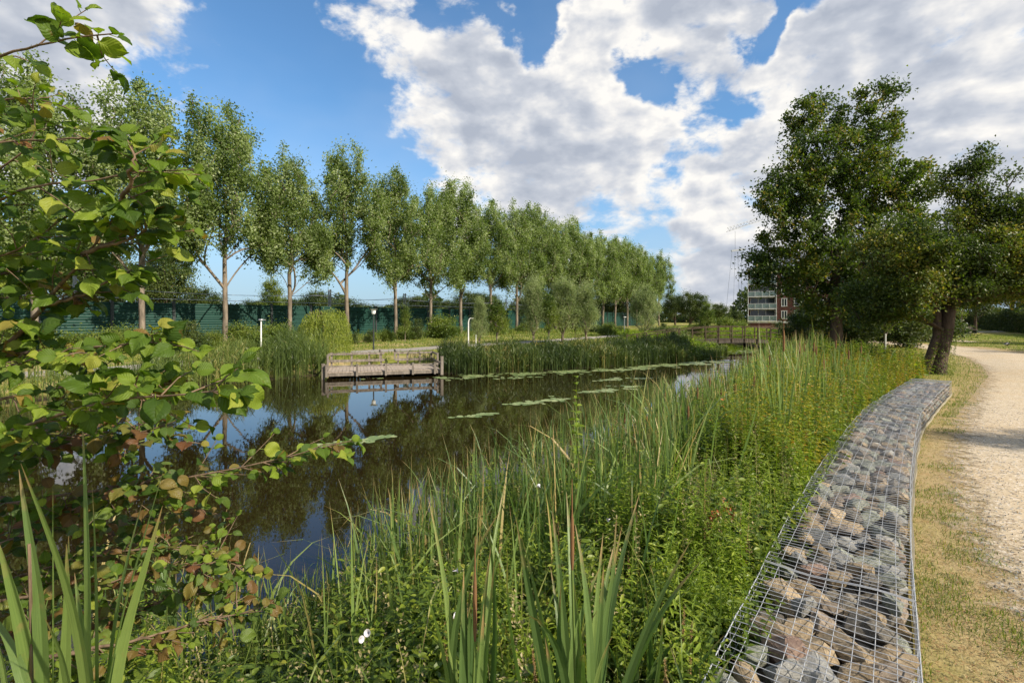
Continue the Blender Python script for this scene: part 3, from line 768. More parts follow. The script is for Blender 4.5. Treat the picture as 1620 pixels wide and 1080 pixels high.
# ------------------------------------------------------------------ foot bridge
def bridge():
    A_ = np.array([13.2, 40.2]); B_ = np.array([23.6, 42.2]); d = B_-A_; L = np.hypot(*d); rz = math.atan2(d[1], d[0])
    root = thing('footbridge', 'gently arched wooden footbridge with open railings over the pond', 'bridge', (A_[0], A_[1], 0), rz)
    W = 1.8
    arch = lambda x: -.26+.28*(1-((x-L/2)/(L/2))**2)
    xs = np.linspace(0, L, 33)
    mb = MB()
    for a, b in zip(xs[:-1], xs[1:]): mb.beam((a, W/2, arch(a)), (b-.006, W/2, arch(b)), W+.1, .05)
    mb.build('deck', M['bwood'], root)
    for y in (0, W):
        p = MB()
        for a, b in zip(xs[:-1], xs[1:]): p.beam((a, y, arch(a)-.155), (b, y, arch(b)-.155), .10, .25)
        p.build('girder', M['dwood'], root)
        for x in np.linspace(.0, L, 10):
            q = MB(); q.box((x, y+(-.09 if y == 0 else .09), arch(x)+.42), (.08, .07, 1.25)); q.build('post', M['bwood'], root)
        for h, hh in ((1.04, .07), (.66, .045), (.32, .045)):
            q = MB()
            for a, b in zip(xs[:-1], xs[1:]): q.beam((a, y+(-.03 if y == 0 else .03), arch(a)+h), (b, y+(-.03 if y == 0 else .03), arch(b)+h), .04, hh)
            q.build('handrail' if h > 1 else 'rail', M['bwood'], root)
    for x in (L*.33, L*.67):
        for y in (.1, W-.1):
            q = MB(); q.tube([(x, y, -1.7), (x, y, arch(x)-.27)], .09, 8); q.build('pile', M['dwood'], root)
    for y in (-.05, W+.05):    # ramp rails on the left bank
        q = MB(); q.beam((-3.6, y-.0, .3), (-.1, y, arch(0)+1.04), .05, .08); q.build('rail', M['bwood'], root)
        for x in (-3.5, -1.8):
            q = MB(); q.box((x, y, 0.0), (.08, .08, 1.3+x*.1)); q.build('post', M['bwood'], root)
bridge()
# ------------------------------------------------------------------ brick wall and building
def brick_mat():
    m, t = mat('red_brick')
    b = t.new('ShaderNodeTexBrick'); t.put(b.inputs['Vector'], t.vm('MULTIPLY', objc(t), (1, 1, 1)))
    mp = t.new('ShaderNodeMapping'); mp.inputs['Rotation'].default_value = (R(90), 0, 0); t.l.new(objc(t), mp.inputs[0]); t.l.new(mp.outputs[0], b.inputs['Vector'])
    t.put(b.inputs['Color1'], (.09, .035, .026)); t.put(b.inputs['Color2'], (.13, .05, .036)); t.put(b.inputs['Mortar'], (.2, .17, .14)); b.inputs['Scale'].default_value = 2.2
    b.inputs['Mortar Size'].default_value = .012
    n = t.noise(objc(t), .8, 4); c = t.mix(t.m('MULTIPLY', n, .5), b.outputs[0], (.09, .03, .025))
    prin(t, c, .9, .2); return m
M['brick'] = brick_mat()
m_, t_ = mat('window_glass'); prin(t_, (.03, .04, .045), .06, .6); M['glass'] = m_
m_, t_ = mat('greenish_balcony_glass'); prin(t_, (.17, .23, .22), .15, .6); M['bglass'] = m_
M['frame'] = plain('white_frame', (.66, .66, .64), .45)
M['roof'] = plain('grey_cladding', (.42, .43, .45), .6)
def building():
    D = 104.0; X0 = (1183-810)/800*D
    root = thing('apartment_building', 'red brick apartment block with stacked white balconies behind the dark tree', 'building', (X0, D, -.9), R(-27))
    W, H, dep = 27.0, 12.6, 12.0
    st = 2.48; z0 = 1.9
    wl = MB(); wl.box((5.3+(W-5.3)/2, dep/2, H/2), (W-5.3, dep, H)); wl.box((2.65, dep/2+1.6, H/2-.3), (5.28, dep-3.2, H-.6)); wl.box((.12, .8, H/2-.3), (.24, 1.6, H-.6)); wl.box((2.65, .2, z0/2), (5.28, .5, z0-.2))
    wl.build('wall', M['brick'], root)
    rf = MB(); rf.box((W/2, dep/2, H+.12), (W+.5, dep+.5, .24)); rf.box((W/2+1, dep/2+1.2, H+1.5), (W-9, dep-4, 2.6)); rf.box((W/2+1, dep/2+1.2, H+2.9), (W-8.2, dep-3.2, .2)); rf.build('roof', M['roof'], root)
    bd = MB(); bd.box((W/2, -.03, z0-.05), (W+.1, .12, .35)); bd.build('plinth_band', M['frame'], root)
    for k in range(4):
        z = z0+.15+k*st
        b = MB(); b.box((2.65, .7, z), (5.3, 1.9, .2)); bal = b.build('balcony', M['frame'], root)
        g_ = MB(); g_.box((2.65, -.2, z+.58), (5.1, .04, .8)); g_.build('railing_panel', M['bglass'], bal)
        r_ = MB(); r_.box((2.65, -.2, z+1.04), (5.3, .08, .07))
        for x in (.05, 1.35, 2.65, 3.95, 5.25): r_.box((x, -.25, z+.55), (.06, .06, .95))
        for x in (.1, 5.2): r_.box((x, -.12, z+1.25), (.14, .14, 2.3))
        r_.build('railing', M['frame'], bal)
        w = MB(); w.box((2.7, 1.58, z+1.2), (4.6, .06, 2.0)); wo_ = w.build('window', M['glass'], root)
        f = MB()
        for x in (.45, 1.9, 3.3, 4.95): f.box((x, 1.52, z+1.2), (.1, .08, 2.1))
        f.box((2.7, 1.52, z+.17), (4.6, .08, .1)); f.box((2.7, 1.52, z+2.23), (4.6, .08, .1)); f.build('frame', M['frame'], wo_)
        for x, ww in ((6.6, .9), (9.2, 1.7), (12.4, 1.7), (15.6, 3.4), (20.4, 1.7), (24.0, 1.7)):
            w = MB(); w.box((x, -.02, z+1.25), (ww, .08, 1.5)); wo_ = w.build('window', M['glass'], root)
            f = MB()
            for q in (-ww/2, 0, ww/2): f.box((x+q, -.07, z+1.25), (.11, .06, 1.6))
            for q in (-.78, .78): f.box((x, -.072, z+1.25+q), (ww+.2, .07, .11))
            f.build('frame', M['frame'], wo_)
building()
bw = MB(); bw.box((0, 0, .1), (6.0, .5, 2.2)); bw.box((0, -.02, 1.24), (6.2, .62, .09))
o = bw.build('brick_wall', M['brick'], None); o.location = (33.3, 66.5, -.6); o.rotation_euler = (0, 0, R(8)); tag(o, 'low dark red brick wall just behind the right end of the footbridge', 'wall')
# ------------------------------------------------------------------ crane
def crane():
    p = at(1152, 366, 150); q = at(1232, 340, 158)
    root = thing('tower_crane', 'thin grey crane jib with hanging cables above the building', 'crane', (q[0], q[1], -.5))
    o_ = np.array([q[0], q[1], -.5])
    H = q[2]+.5
    def lattice(a, b, w, n, nm):
        mb = MB(); a = np.array(a, float); b = np.array(b, float); d = norm(b-a); s = norm(np.cross(d, [0, 0, 1.]) if abs(d[2]) < .9 else np.array([1., 0, 0])); u = np.cross(s, d)
        C = [(-s*w/2, 0), (s*w/2, 0), (u*w*.9, 0)] if abs(d[2]) < .9 else [(-s*w/2-u*w/2, 0), (s*w/2-u*w/2, 0), (s*w/2+u*w/2, 0), (-s*w/2+u*w/2, 0)]
        C = [c[0] for c in C]
        for c in C: mb.beam(a+c, b+c, .14, .14)
        for k in range(n):
            t0, t1 = k/n, (k+1)/n
            for e in range(len(C)):
                mb.beam(a+(b-a)*t0+C[e], a+(b-a)*t1+C[(e+1) % len(C)], .07, .07)
        mb.build(nm, M['metal'], root)
    lattice((0, 0, 0), (0, 0, H+2), 1.6, 18, 'mast')
    tip = p-o_
    lattice((0, 0, H), tip+[0, 0, 0.], 1.2, 16, 'jib'); back = -tip*.35; back[2] = H+1
    lattice((0, 0, H), back, 1.2, 6, 'counter_jib')
    cb = MB(); cb.beam((0, 0, H+4), tip*.6+np.array([0, 0, H*.4+.6]), .06, .06); cb.beam((0, 0, H), (0, 0, H+4), .3, .3)
    hk = at(1163, 397, 151)-o_
    up = at(1163, 366, 151)-o_
    cb.beam(up, hk, .05, .05)
    cb.build('cable', M['dmetal'], root)
    for px, e in ((1158, -3), (1163, -1), (1167, 1.0), (1173, 0)):
        a = at(px, 398, 151)-o_; b = at(px+e*3, 488, 151)-o_
        cb = MB(); cb.beam(a, b, .045, .045); cb.build('cable', M['dmetal'], root)
    hb = MB(); hb.beam(at(1157, 397, 151)-o_, at(1178, 394, 151)-o_, .5, .5); hb.build('spreader_beam', M['metal'], root)
crane()
# ------------------------------------------------------------------ noise barrier behind the poplars
RD0 = np.array([-22, 39.]); RDIR = np.array([.583, .812]); RN = np.array([-.812, .583])
m_, t_ = mat('green_barrier_panel')
P_ = objc(t_); ww = t_.new('ShaderNodeTexWave', bands_direction='Z'); t_.put(ww.inputs['Vector'], P_); ww.inputs['Scale'].default_value = 1.6
nz = t_.noise(P_, .5, 3, .5)
prin(t_, t_.mix(nz, (.004, .024, .018), (.012, .062, .047)), .55, .25, bump=ww.outputs['Fac'], bstr=.8, bdist=.04); M['panel'] = m_
def barrier():
    b0 = RD0+RN*5.2; rz = math.atan2(RDIR[1], RDIR[0])
    root = thing('noise_barrier', 'long dark green noise barrier running behind the row of poplars', 'fence', (b0[0], b0[1], -.4), rz)
    s = -26.; k = 0
    while s < 96:
        L = 4.05
        p = MB(); H = 3.35
        for r in range(8): p.box((s+L/2, 0, .05+(r+.5)*H/8.2), (L-.14, .09+.03*(r % 2), H/8.2-.02))
        p.box((s+L/2, .03, H/2), (L-.16, .03, H))
        p.build('panel', M['panel'], root)
        q = MB(); q.box((s, 0, 1.75), (.2, .26, 3.52)); q.build('post', M['dmetal'], root)
        s += L; k += 1
barrier()
# rail masts and wires beyond the barrier
def mast():
    root = thing('overhead_line_mast', 'grey railway mast with bracket arm beyond the barrier', 'railway mast')
    mb = MB(); H = 5.6
    for i in (-.18, .18):
        mb.box((i, 0, H/2), (.08, .16, H))
    for k in range(9): mb.beam((-.18, 0, .3+k*.62), (.18, 0, .62+k*.62), .04, .04)
    mb.build('pole', M['metal'], root)
    a = MB(); a.beam((0, 0, 4.9), (2.1, 0, 5.1), .07, .07); a.beam((0, 0, 4.0), (1.9, 0, 5.0), .05, .05); a.beam((0, 0, 5.5), (1.2, 0, 5.1), .03, .03); a.build('bracket_arm', M['metal'], root)
    return root
ms = mast()
for k, s in enumerate((-30., -6, 18, 30, 54, 80)):
    p = RD0+RN*13+RDIR*s; r = ms if k == 0 else dup(ms, (0, 0, 0))
    r.location = (p[0], p[1], -.4); r.rotation_euler = (0, 0, math.atan2(RDIR[1], RDIR[0])-pi/2)
    r['label'] = f"grey lattice railway mast beyond the green barrier, {['leftmost behind the alder leaves','second from the left','third from the left','fourth from the left','fifth from the left','farthest to the right'][k]}"
    r['group'] = 'railway masts beyond the barrier'
wb = MB()
for off, z in ((14.2, 4.35), (14.2, 3.75), (15.4, 4.4), (15.4, 3.8)):
    for a, b in ((-30, -6), (-6, 18), (18, 30), (30, 54), (54, 80)):
        S = np.linspace(a, b, 12); sag = .35*((S-(a+b)/2)/((b-a)/2))**2*(1 if z > 4 else 0)
        P = np.stack([RD0[0]+RN[0]*off+RDIR[0]*S, RD0[1]+RN[1]*off+RDIR[1]*S, z-.2+sag], -1); wb.tube(P, .022, 4)
tag(wb.build('overhead_wire', M['metal'], None), 'thin pale railway wires stretched above the green barrier', 'cable')
# ------------------------------------------------------------------ lamps
def lamp(px, pyt, d, label, kind=0):
    p = at(px, 503, d); base = float(gz(p[0], p[1])); top = CAMH-(pyt-HOR)/FPX*d; h = top-base
    root = thing('lamp_post', label, 'lamp post', (p[0], p[1], base), group='lamp posts on the far bank')
    m = M['pwhite'] if kind in (0, 2) else M['dmetal'] if kind == 1 else M['metal']
    a = MB()
    if kind == 2:
        P = [(0, 0, -.1), (0, 0, h*.85), (.05, 0, h*.95), (.16, 0, h), (.34, 0, h)]; a.tube(P, [.055, .045, .04, .035, .03], 8)
    else: a.tube([(0, 0, -.1), (0, 0, .5), (0, 0, h)], [.06, .05, .04], 8)
    a.build('pole', m, root, True)
    b = MB()
    if kind == 1: b.tube([(0, 0, h), (0, 0, h+.05), (0, 0, h+.3), (0, 0, h+.33), (0, 0, h+.34)], [.08, .12, .16, .28, .02], 12)
    elif kind in (0, 3): b.tube([(0, 0, h-.02), (0, 0, h+.02), (0, 0, h+.09), (0, 0, h+.1)], [.05, .15, .14, .02], 12); b.box((.12, 0, h+.04), (.26, .16, .06))
    else: b.box((.42, 0, h-.01), (.36, .14, .07))
    b.build('lamp_head', M['pwhite'] if kind else M['metal'], root)
lamp(413, 507, 31, 'white lamp post with flat head above the reeds, leftmost lamp')
lamp(591, 497, 33, 'dark lamp post with pale lantern head behind the jetty', 1)
lamp(741, 503, 38, 'white lamp post with bent arm beside the grey cycle path', 2)
lamp(988, 502, 66, 'grey T shaped lamp post left of the round willow', 3)
# ------------------------------------------------------------------ bench and birds
def bench():
    p = at(1536, 503, 58); z = float(gz(p[0], p[1]))
    root = thing('park_bench', 'dark low park bench under the small tree beyond the lawn', 'bench', (p[0], p[1], z), R(20))
    a = MB()
    for y in (-.15, 0, .15): a.box((0, y, .45), (1.7, .12, .04))
    a.build('seat', M['dwood'], root)
    a = MB()
    for q in (.62, .78): a.box((0, .27, q), (1.7, .03, .12))
    a.build('backrest', M['dwood'], root)
    for x in (-.7, .7):
        a = MB(); a.box((x, 0, .21), (.07, .4, .42)); a.box((x, .24, .5), (.07, .05, .8)); a.build('leg', M['dmetal'], root)
bench()
def bird(px, py, label, rz, sc=1.0, peck=0.0):
    d = 800*1.78/(py-503); p = at(px, py, d); z = float(gz(p[0], p[1]))
    root = thing('bird', label, 'bird', (p[0], p[1], z), rz)
    root.scale = (sc, sc, sc)
    # spine rings: x forward, z up
    ring = [(-.27, .155, .004, .03), (-.19, .165, .012, .035), (-.12, .18, .035, .045), (-.05, .19, .062, .06), (.03, .20, .07, .068), (.09, .215, .058, .055), (.125, .24, .036, .036), (.15, .27, .034, .033), (.18, .285, .030, .03), (.205, .28, .016, .014), (.225, .277, .009, .009), (.25, .27, .004, .004), (.262, .266, .001, .001)]
    b = MB(); k = 12; V = []
    for x, zc, rz_, ry in ring:
        zc -= peck*max(0, x-.03)*1.2
        for q in range(k):
            a = q*2*pi/k; V.append((x, ry*cos(a), zc+rz_*sin(a)))
    n = len(ring); F_ = [[i*k+j, i*k+(j+1) % k, (i+1)*k+(j+1) % k, (i+1)*k+j] for i in range(n-1) for j in range(k)]
    b.add(V, F_)
    for y in (-.03, .03):
        b.tube([(.0, y, .17), (-.012, y, .10), (.012, y, .05), (.005, y, .008)], [.02, .009, .005, .004], 6)
        for a in (-.5, 0, .5): b.tube([(.005, y, .006), (.045*cos(a), y+.045*sin(a), .004)], [.004, .002], 4)
        b.tube([(.005, y, .006), (-.03, y, .004)], [.004, .002], 4)
    b.build('body', M['bird'], root, True)
bird(1452, 594, 'black bird standing on the grass by the bend of the gravel path', R(200), 1.15)
bird(1593, 550, 'small dark bird on the lawn far to the right of the path', R(20), 1.2, .5)
# sapling stakes
#@@SPLIT@@
# ------------------------------------------------------------------ trees
def poplar(idx, label):
    h = 17.2
    trunk = [(0, 0, 0), (0.05, 0, 2), (.02, .05, 4), (0, 0, 6), (.1*rng.normal(), .1*rng.normal(), 8), (.25*rng.normal(), .2*rng.normal(), 10.5), (.3*rng.normal(), .3*rng.normal(), 13), (.3*rng.normal(), .3*rng.normal(), 15.5)]
    e = [(0, 0, 11.2, 1.6, 1.6, 4.6)]
    for k in range(11):
        a = k*2*pi/5.5+rng.normal(0, .3); r = rng.uniform(1.3, 2.2) if k % 2 else rng.uniform(2.2, 3.3); top = rng.uniform(14.4, 17.0) if k % 2 else rng.uniform(11.5, 15.2)
        hh = min(rng.uniform(2.2, 4.4), (top-5.9)/2); e.append((r*cos(a), r*sin(a), top-hh, .85, .85, hh))
    e.append((rng.normal(0, .3), rng.normal(0, .3), 13.9, .8, .8, 3.2))
    for k in range(4):
        a = rng.random()*6.28; e.append((2.5*cos(a), 2.5*sin(a), rng.uniform(6.2, 9.0), 1.2, 1.2, 1.3))
    return make_tree('poplar_tree', label, 'tree', trunk, .175, e, 250, 30000, .19, M['poplar'], M['bark'], sig=.27, flat=1.4, shell=.4, slope=.95, tip=.02, curve=-.1, mind=.78, group='poplars in a row before the green barrier', extra=.45)
ORD = ['leftmost', 'second', 'third', 'fourth', 'fifth', 'sixth', 'seventh', 'eighth', 'ninth', 'tenth', 'eleventh', 'twelfth', 'thirteenth', 'fourteenth', 'fifteenth', 'sixteenth', 'seventeenth', 'eighteenth', 'nineteenth', 'last']
protos = [poplar(k, 'x') for k in range(5)]
for k in range(20):
    s = -11+5.5*k
    if k > 17: s += (k-17)*1.2
    p = RD0+RDIR*s+RN*rng.normal(0, .25)
    lab = f'tall grey green poplar, {ORD[k]} from the left in the long row' if 0 < k < 19 else ('tall poplar at the left end of the row behind the alder leaves' if k == 0 else 'tall poplar at the far right end of the long row')
    sc = rng.uniform(.93, 1.06); r = protos[k] if k < 5 else dup(protos[[2, 0, 4, 1, 3][k % 5]], (0, 0, 0))
    r.location = (p[0], p[1], -.4); r.rotation_euler = (0, 0, rng.random()*6.28); r.scale = (sc*1.06, sc*1.06, sc*1.055); r['label'] = lab; r['group'] = 'poplars in a row before the green barrier'
# big oak
pk = at(1322, 503, 28)
oak = make_tree('oak_tree', 'large dark spreading tree with a forked crown right of the footbridge', 'tree',
    [(0, 0, 0), (.05, 0, 1.2), (-.05, 0, 2.6), (.05, .1, 4.2), (.2, 0, 6), (.3, .1, 8), (.6, 0, 10), (.9, 0, 12)], .30,
    [(-.9, 0, 5.2, 3.9, 3.6, 2.7), (-2.6, 0, 7.8, 2.2, 2.6, 2.4), (-.2, 0, 9.2, 3.6, 3.2, 2.8), (-.9, 0, 12.6, 1.7, 1.8, 2.3), (2.2, .3, 11.8, 2.0, 2.2, 3.0), (2.7, 0, 7.6, 2.6, 2.8, 2.9), (3.3, 0, 4.6, 1.9, 2.4, 1.8), (-3.2, .2, 4.5, 1.8, 1.8, 1.2), (2.0, 0, 3.2, 3.6, 2.8, 1.6), (.2, .5, 2.4, 1.9, 1.8, 1.2), (4.2, 0, 9.2, 1.2, 1.3, 1.3)],
    400, 66000, .17, M['oak'], M['dbark'], sig=.29, flat=.65, shell=.45, slope=.55, mind=.72, curve=.1)
oak.location = (pk[0], pk[1], float(gz(pk[0], pk[1])))
# leaning tree by the path end of the gabions
pk = at(1487, 590, 16.1); z0 = float(gz(pk[0], pk[1]))
def second_stem(mb):
    mb.tube([(-.32, .1, -.1), (-.18, .05, .5), (.05, .05, 1.2), (.1, .1, 1.9), (-.15, .1, 2.6)], [.17, .14, .12, .11, .08], 8)
haw = make_tree('leaning_tree', 'dense dark leafy tree with a thick leaning trunk at the end of the gabions', 'tree',
    [(0, 0, 0), (.12, 0, .6), (.28, 0, 1.3), (.42, .05, 2.1), (.7, 0, 2.9), (1.0, 0, 3.7), (1.2, 0, 4.7), (1.35, 0, 6)], .2,
    [(-.7, 0, 3.5, 1.9, 1.9, 1.2), (.8, 0, 3.6, 2.3, 2.0, 1.2), (2.1, 0, 3.5, 1.6, 1.9, 1.35), (-1.1, 0, 4.1, 1.2, 1.3, .9), (1.4, 0, 5.5, 1.1, 1.2, 1.5), (1.5, 0, 6.5, .6, .6, .8), (-1.4, -.2, 2.6, 1.0, 1.1, .8), (2.6, -.2, 4.6, 1.3, 1.3, 1.2), (3.7, -.2, 3.9, 1.3, 1.3, 1.3), (2.2, .3, 2.9, 1.3, 1.3, .7), (-.2, .1, 2.7, 1.6, 1.4, .6), (-2.0, 0, 2.3, 1.0, .9, .8), (-1.2, .3, 1.9, .9, .8, .6)],
    470, 88000, .09, M['hawthorn'], M['dbark'], sig=.22, flat=.55, shell=.5, slope=.4, mind=.28, curve=.1, pre=second_stem)
haw.location = (pk[0]-.1, pk[1], z0)
# ivy shoots at its foot
mb = MB(); N = 900; a = rng.random(N)*6.28; h = rng.random(N)**1.6*1.5; rr = .36-.08*h
P = np.stack([rr*np.cos(a)+.2*h, rr*np.sin(a), h], -1); scatter(mb, SMALL, P, np.stack([np.cos(a), np.sin(a), rng.normal(-.3, .4, N)], -1), .07, rnd=rng.random(N))
o = mb.build('ivy', M['bush'], None); o.location = (pk[0]-.1, pk[1], z0); tag(o, 'ivy climbing the foot of the leaning trunk', 'ivy')
# generic trees: round background tree, willow, conical tree, bushes
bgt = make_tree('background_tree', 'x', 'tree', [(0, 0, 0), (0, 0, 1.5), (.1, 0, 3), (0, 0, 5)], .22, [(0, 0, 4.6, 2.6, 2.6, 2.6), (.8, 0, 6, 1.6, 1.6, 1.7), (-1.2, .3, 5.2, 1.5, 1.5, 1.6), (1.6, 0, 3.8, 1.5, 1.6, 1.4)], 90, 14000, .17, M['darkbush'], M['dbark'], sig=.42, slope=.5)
cone = make_tree('conical_tree', 'x', 'tree', [(0, 0, 0), (0, 0, 2), (0, 0, 4.5), (0, 0, 7)], .15, [(0, 0, 2.8, 1.7, 1.7, 1.8), (0, 0, 4.6, 1.25, 1.25, 1.9), (0, 0, 6.4, .7, .7, 1.8)], 80, 11000, .14, M['bush'], M['dbark'], sig=.33, slope=.8)
wil = make_tree('willow_tree', 'x', 'tree', [(0, 0, 0), (0, 0, .7), (.03, 0, 1.5), (0, 0, 2.6), (0, 0, 4)], .075, [(0, 0, 2.5, .85, .85, 1.35), (0, 0, 3.7, .72, .72, 1.5), (0, 0, 4.9, .3, .3, .7)], 130, 17000, .115, M['willow'], M['bark'], sig=.17, flat=1.5, T=SLIM, slope=1.6, mind=.2, curve=-.1, tip=.006, zb=.5)
wil2 = make_tree('willow_tree', 'x', 'tree', [(0, 0, 0), (0, 0, .5), (.03, 0, 1.2), (0, 0, 2.6), (0, 0, 4)], .10, [(0, 0, 2.6, 1.5, 1.5, 1.9), (.2, 0, 4.0, 1.1, 1.1, 1.5), (-.5, 0, 3.3, 1.0, 1.0, 1.3)], 170, 24000, .12, M['willow'], M['bark'], sig=.2, flat=1.4, T=SLIM, slope=1.4, mind=.25, curve=-.1, tip=.006, zb=.5)
sapl = make_tree('young_tree', 'x', 'tree', [(0, 0, 0), (0, 0, .8), (.03, 0, 1.6), (0, 0, 2.6), (0, 0, 3.6)], .045, [(0, 0, 2.3, .6, .6, 1.0), (0, 0, 3.3, .45, .45, .9)], 60, 3200, .10, M['bush'], M['bark'], sig=.17, slope=1.2, mind=.2, tip=.006)
bush = make_tree('bush', 'x', 'bush', [(0, 0, 0), (.05, 0, .3), (0, 0, .7), (.1, 0, 1.2)], .05, [(0, 0, .8, .9, .9, .75), (.4, 0, 1.2, .5, .5, .6), (-.4, .2, .7, .6, .6, .55)], 60, 6000, .10, M['bush'], M['dbark'], sig=.2, slope=.5, extra=.2)
bush2 = make_tree('bush', 'x', 'bush', [(0, 0, 0), (.05, 0, .3), (0, 0, .8), (.1, 0, 1.6)], .05, [(0, 0, .9, .75, .75, .85), (.1, 0, 1.9, .4, .4, .7), (-.3, .2, .7, .6, .6, .55)], 60, 6000, .10, M['darkbush'], M['dbark'], sig=.2, slope=.6, extra=.2)
used = set()
def place(proto, px, d, top, label, cat, group=None, wide=1.0, name=None, zb=None, rz=None):
    p = at(px, 503, d); base = float(gz(p[0], p[1])) if zb is None else zb
    Ht = {id(bgt): 7.9, id(cone): 8.1, id(wil): 5.65, id(wil2): 5.6, id(sapl): 4.2, id(bush): 1.85, id(bush2): 2.65}[id(proto)]
    h = CAMH-(top-HOR)/FPX*d-base; s = h/Ht
    r = proto if id(proto) not in used else dup(proto, (0, 0, 0)); used.add(id(proto))
    r.location = (p[0], p[1], base-.03); r.scale = (s*wide, s*wide, s); r.rotation_euler = (0, 0, rng.random()*6.28 if rz is None else rz)
    r['label'] = label; r['category'] = cat
    if group: r['group'] = group
    elif 'group' in r: del r['group']
    return r
gb = 'trees beyond the green barrier'
for px, d, top, pr, wd, lab in [(262, 62, 375, bgt, .8, 'tall dark green tree behind the barrier, left of the third poplar'), (318, 70, 447, bgt, 1.3, 'round dull green tree behind the barrier between two left poplar trunks'),
    (428, 75, 421, cone, 1.0, 'pale pointed tree standing alone above the barrier'), (398, 84, 470, bgt, 1.6, 'low bush top showing above the barrier left of the pointed tree'), (500, 80, 453, bgt, 1.0, 'small round tree top above the barrier right of the pointed tree'), (455, 88, 466, bgt, 1.6, 'low dark bush top above the barrier beside the fourth poplar trunk'),
    (545, 95, 468, bgt, 2.0, 'wide low tree behind the barrier near the weeping willow'), (655, 85, 463, bgt, 1.7, 'wide green tree behind the barrier between the seventh and eighth poplars'), (700, 92, 470, bgt, 1.7, 'pale green tree top above the barrier near the bent lamp'), (590, 90, 478, bgt, 1.8, 'low green bush top above the barrier over the jetty'), (770, 100, 460, bgt, 1.5, 'dull tree behind the barrier left of the young willows'), (130, 60, 350, bgt, 1.0, 'dark tree behind the barrier showing through the alder'), (30, 55, 330, bgt, 1.1, 'dark tree behind the barrier at the left edge of the picture'), (195, 70, 405, bgt, 1.1, 'dark round tree behind the barrier beside the alder leaves'),
    (745, 96, 455, bgt, 1.4, 'loose green tree behind the barrier beside the eighth poplar'), (850, 110, 455, bgt, 1.8, 'dark mass of tree behind the tall young willow'), (985, 130, 450, bgt, 1.8, 'dark tree behind the last poplars of the row'), (930, 125, 455, bgt, 1.8, 'dark tree behind the right young willow')]:
    place(pr, px, d, top, lab, 'tree', gb, wd, zb=-.4)
place(bgt, 1092, 86, 456, 'round dark green tree in the clearing right of the poplar row', 'tree', None, 1.15)
place(bgt, 1068, 100, 462, 'dull green tree close behind the right end of the poplar row', 'tree', None, 1.0)
place(bgt, 1138, 92, 476, 'low spreading tree left of the crane cables', 'tree', None, 1.2)
place(bgt, 1166, 100, 488, 'dark bush like tree at the left foot of the apartment block', 'tree', None, 1.0)
place(cone, 1119, 62, 465, 'small silvery pointed willow behind the footbridge', 'tree', None, .95)
place(wil2, 1020, 58, 448, 'round grey green willow left of the footbridge', 'tree', None, 1.05)
gw = 'young willows on the far lawn'
place(wil, 844, 41, 435, 'slim young grey willow, left one of the three large ones', 'tree', gw, 1.15)
place(wil, 890, 43, 438, 'broad young grey willow, middle one of the three large ones', 'tree', gw, 1.6)
place(wil, 927, 44, 444, 'slim young grey willow, right one of the three large ones', 'tree', gw, 1.3)
place(wil, 758, 36, 468, 'small pale willow with a stake beside the bent lamp post', 'tree', gw, 1.0)
gs = 'saplings on the far lawn'
place(sapl, 868, 41, 462, 'thin light green sapling between the left and middle young willows', 'young tree', gs, 1.1)
place(sapl, 910, 45, 470, 'thin sapling between the middle and right young willows', 'young tree', gs, .9)
place(sapl, 786, 40, 470, 'dark thin sapling left of the three young willows', 'young tree', gs, 1.5)
place(sapl, 641, 45, 480, 'thin sapling in the meadow behind the jetty', 'young tree', gs, .9)
place(bgt, 1543, 62, 425, 'light green small tree standing over the park bench', 'tree', None, .75)
place(sapl, 1521, 60, 440, 'slender tree left of the park bench', 'young tree', None, 1.2)
place(bgt, 1600, 75, 395, 'sunlit pale green tree above the dark hedge', 'tree', None, 1.0)
place(bgt, 1650, 62, 370, 'light green tree at the right edge above the hedge', 'tree', None, .9)
place(bgt, 1480, 95, 460, 'dull tree seen past the left of the leaning trunk', 'tree', None, 1.6)
place(bgt, 1425, 80, 455, 'dark green tree behind the thin staked trunk', 'tree', None, 1.6)
place(bgt, 1375, 70, 440, 'shaded tree right of the big dark tree', 'tree', None, 1.3)
place(bgt, 1275, 46, 482, 'dark shrub like tree on the bank left of the big dark trunk', 'tree', None, 1.1)
place(bgt, 1455, 48, 470, 'dark undergrowth tree left of the leaning trunk', 'tree', None, 1.2)
place(sapl, 1400, 27, 440, 'thin straight young tree with a pale trunk between the two dark trees', 'young tree', None, 1.1)
gbs = 'bushes along the foot of the poplars'
bl = [(300, 31, 500), (335, 36, 520), (385, 40, 508), (412, 37, 518), (432, 36, 508), (452, 39, 520), (585, 44, 520), (612, 46, 518), (642, 50, 512), (660, 50, 500), (700, 54, 495), (715, 58, 512), (760, 62, 502), (790, 64, 500), (830, 70, 508), (868, 74, 505), (250, 30, 520), (205, 31, 512), (270, 33, 505), (165, 28, 515), (120, 27, 520), (80, 26, 512), (40, 25, 520), (5, 26, 510), (560, 41, 525), (880, 80, 505), (962, 62, 508), (1050, 60, 508), (1150, 66, 500), (1172, 70, 505), (1068, 52, 515), (1100, 64, 508), (940, 78, 512), (905, 84, 512)]
names_b = ['left of', 'at', 'right of']
for k, (px, d, top) in enumerate(bl):
    u = (k+1)
    place(bush if k % 3 else bush2, px, d, top, 'x', 'bush', gbs, 1.0 if k % 2 else 1.4)['bi'] = k
bs = sorted([o for o in SC.objects if 'bi' in o.keys() and o.parent is None], key=lambda o: o.location.x/o.location.y)
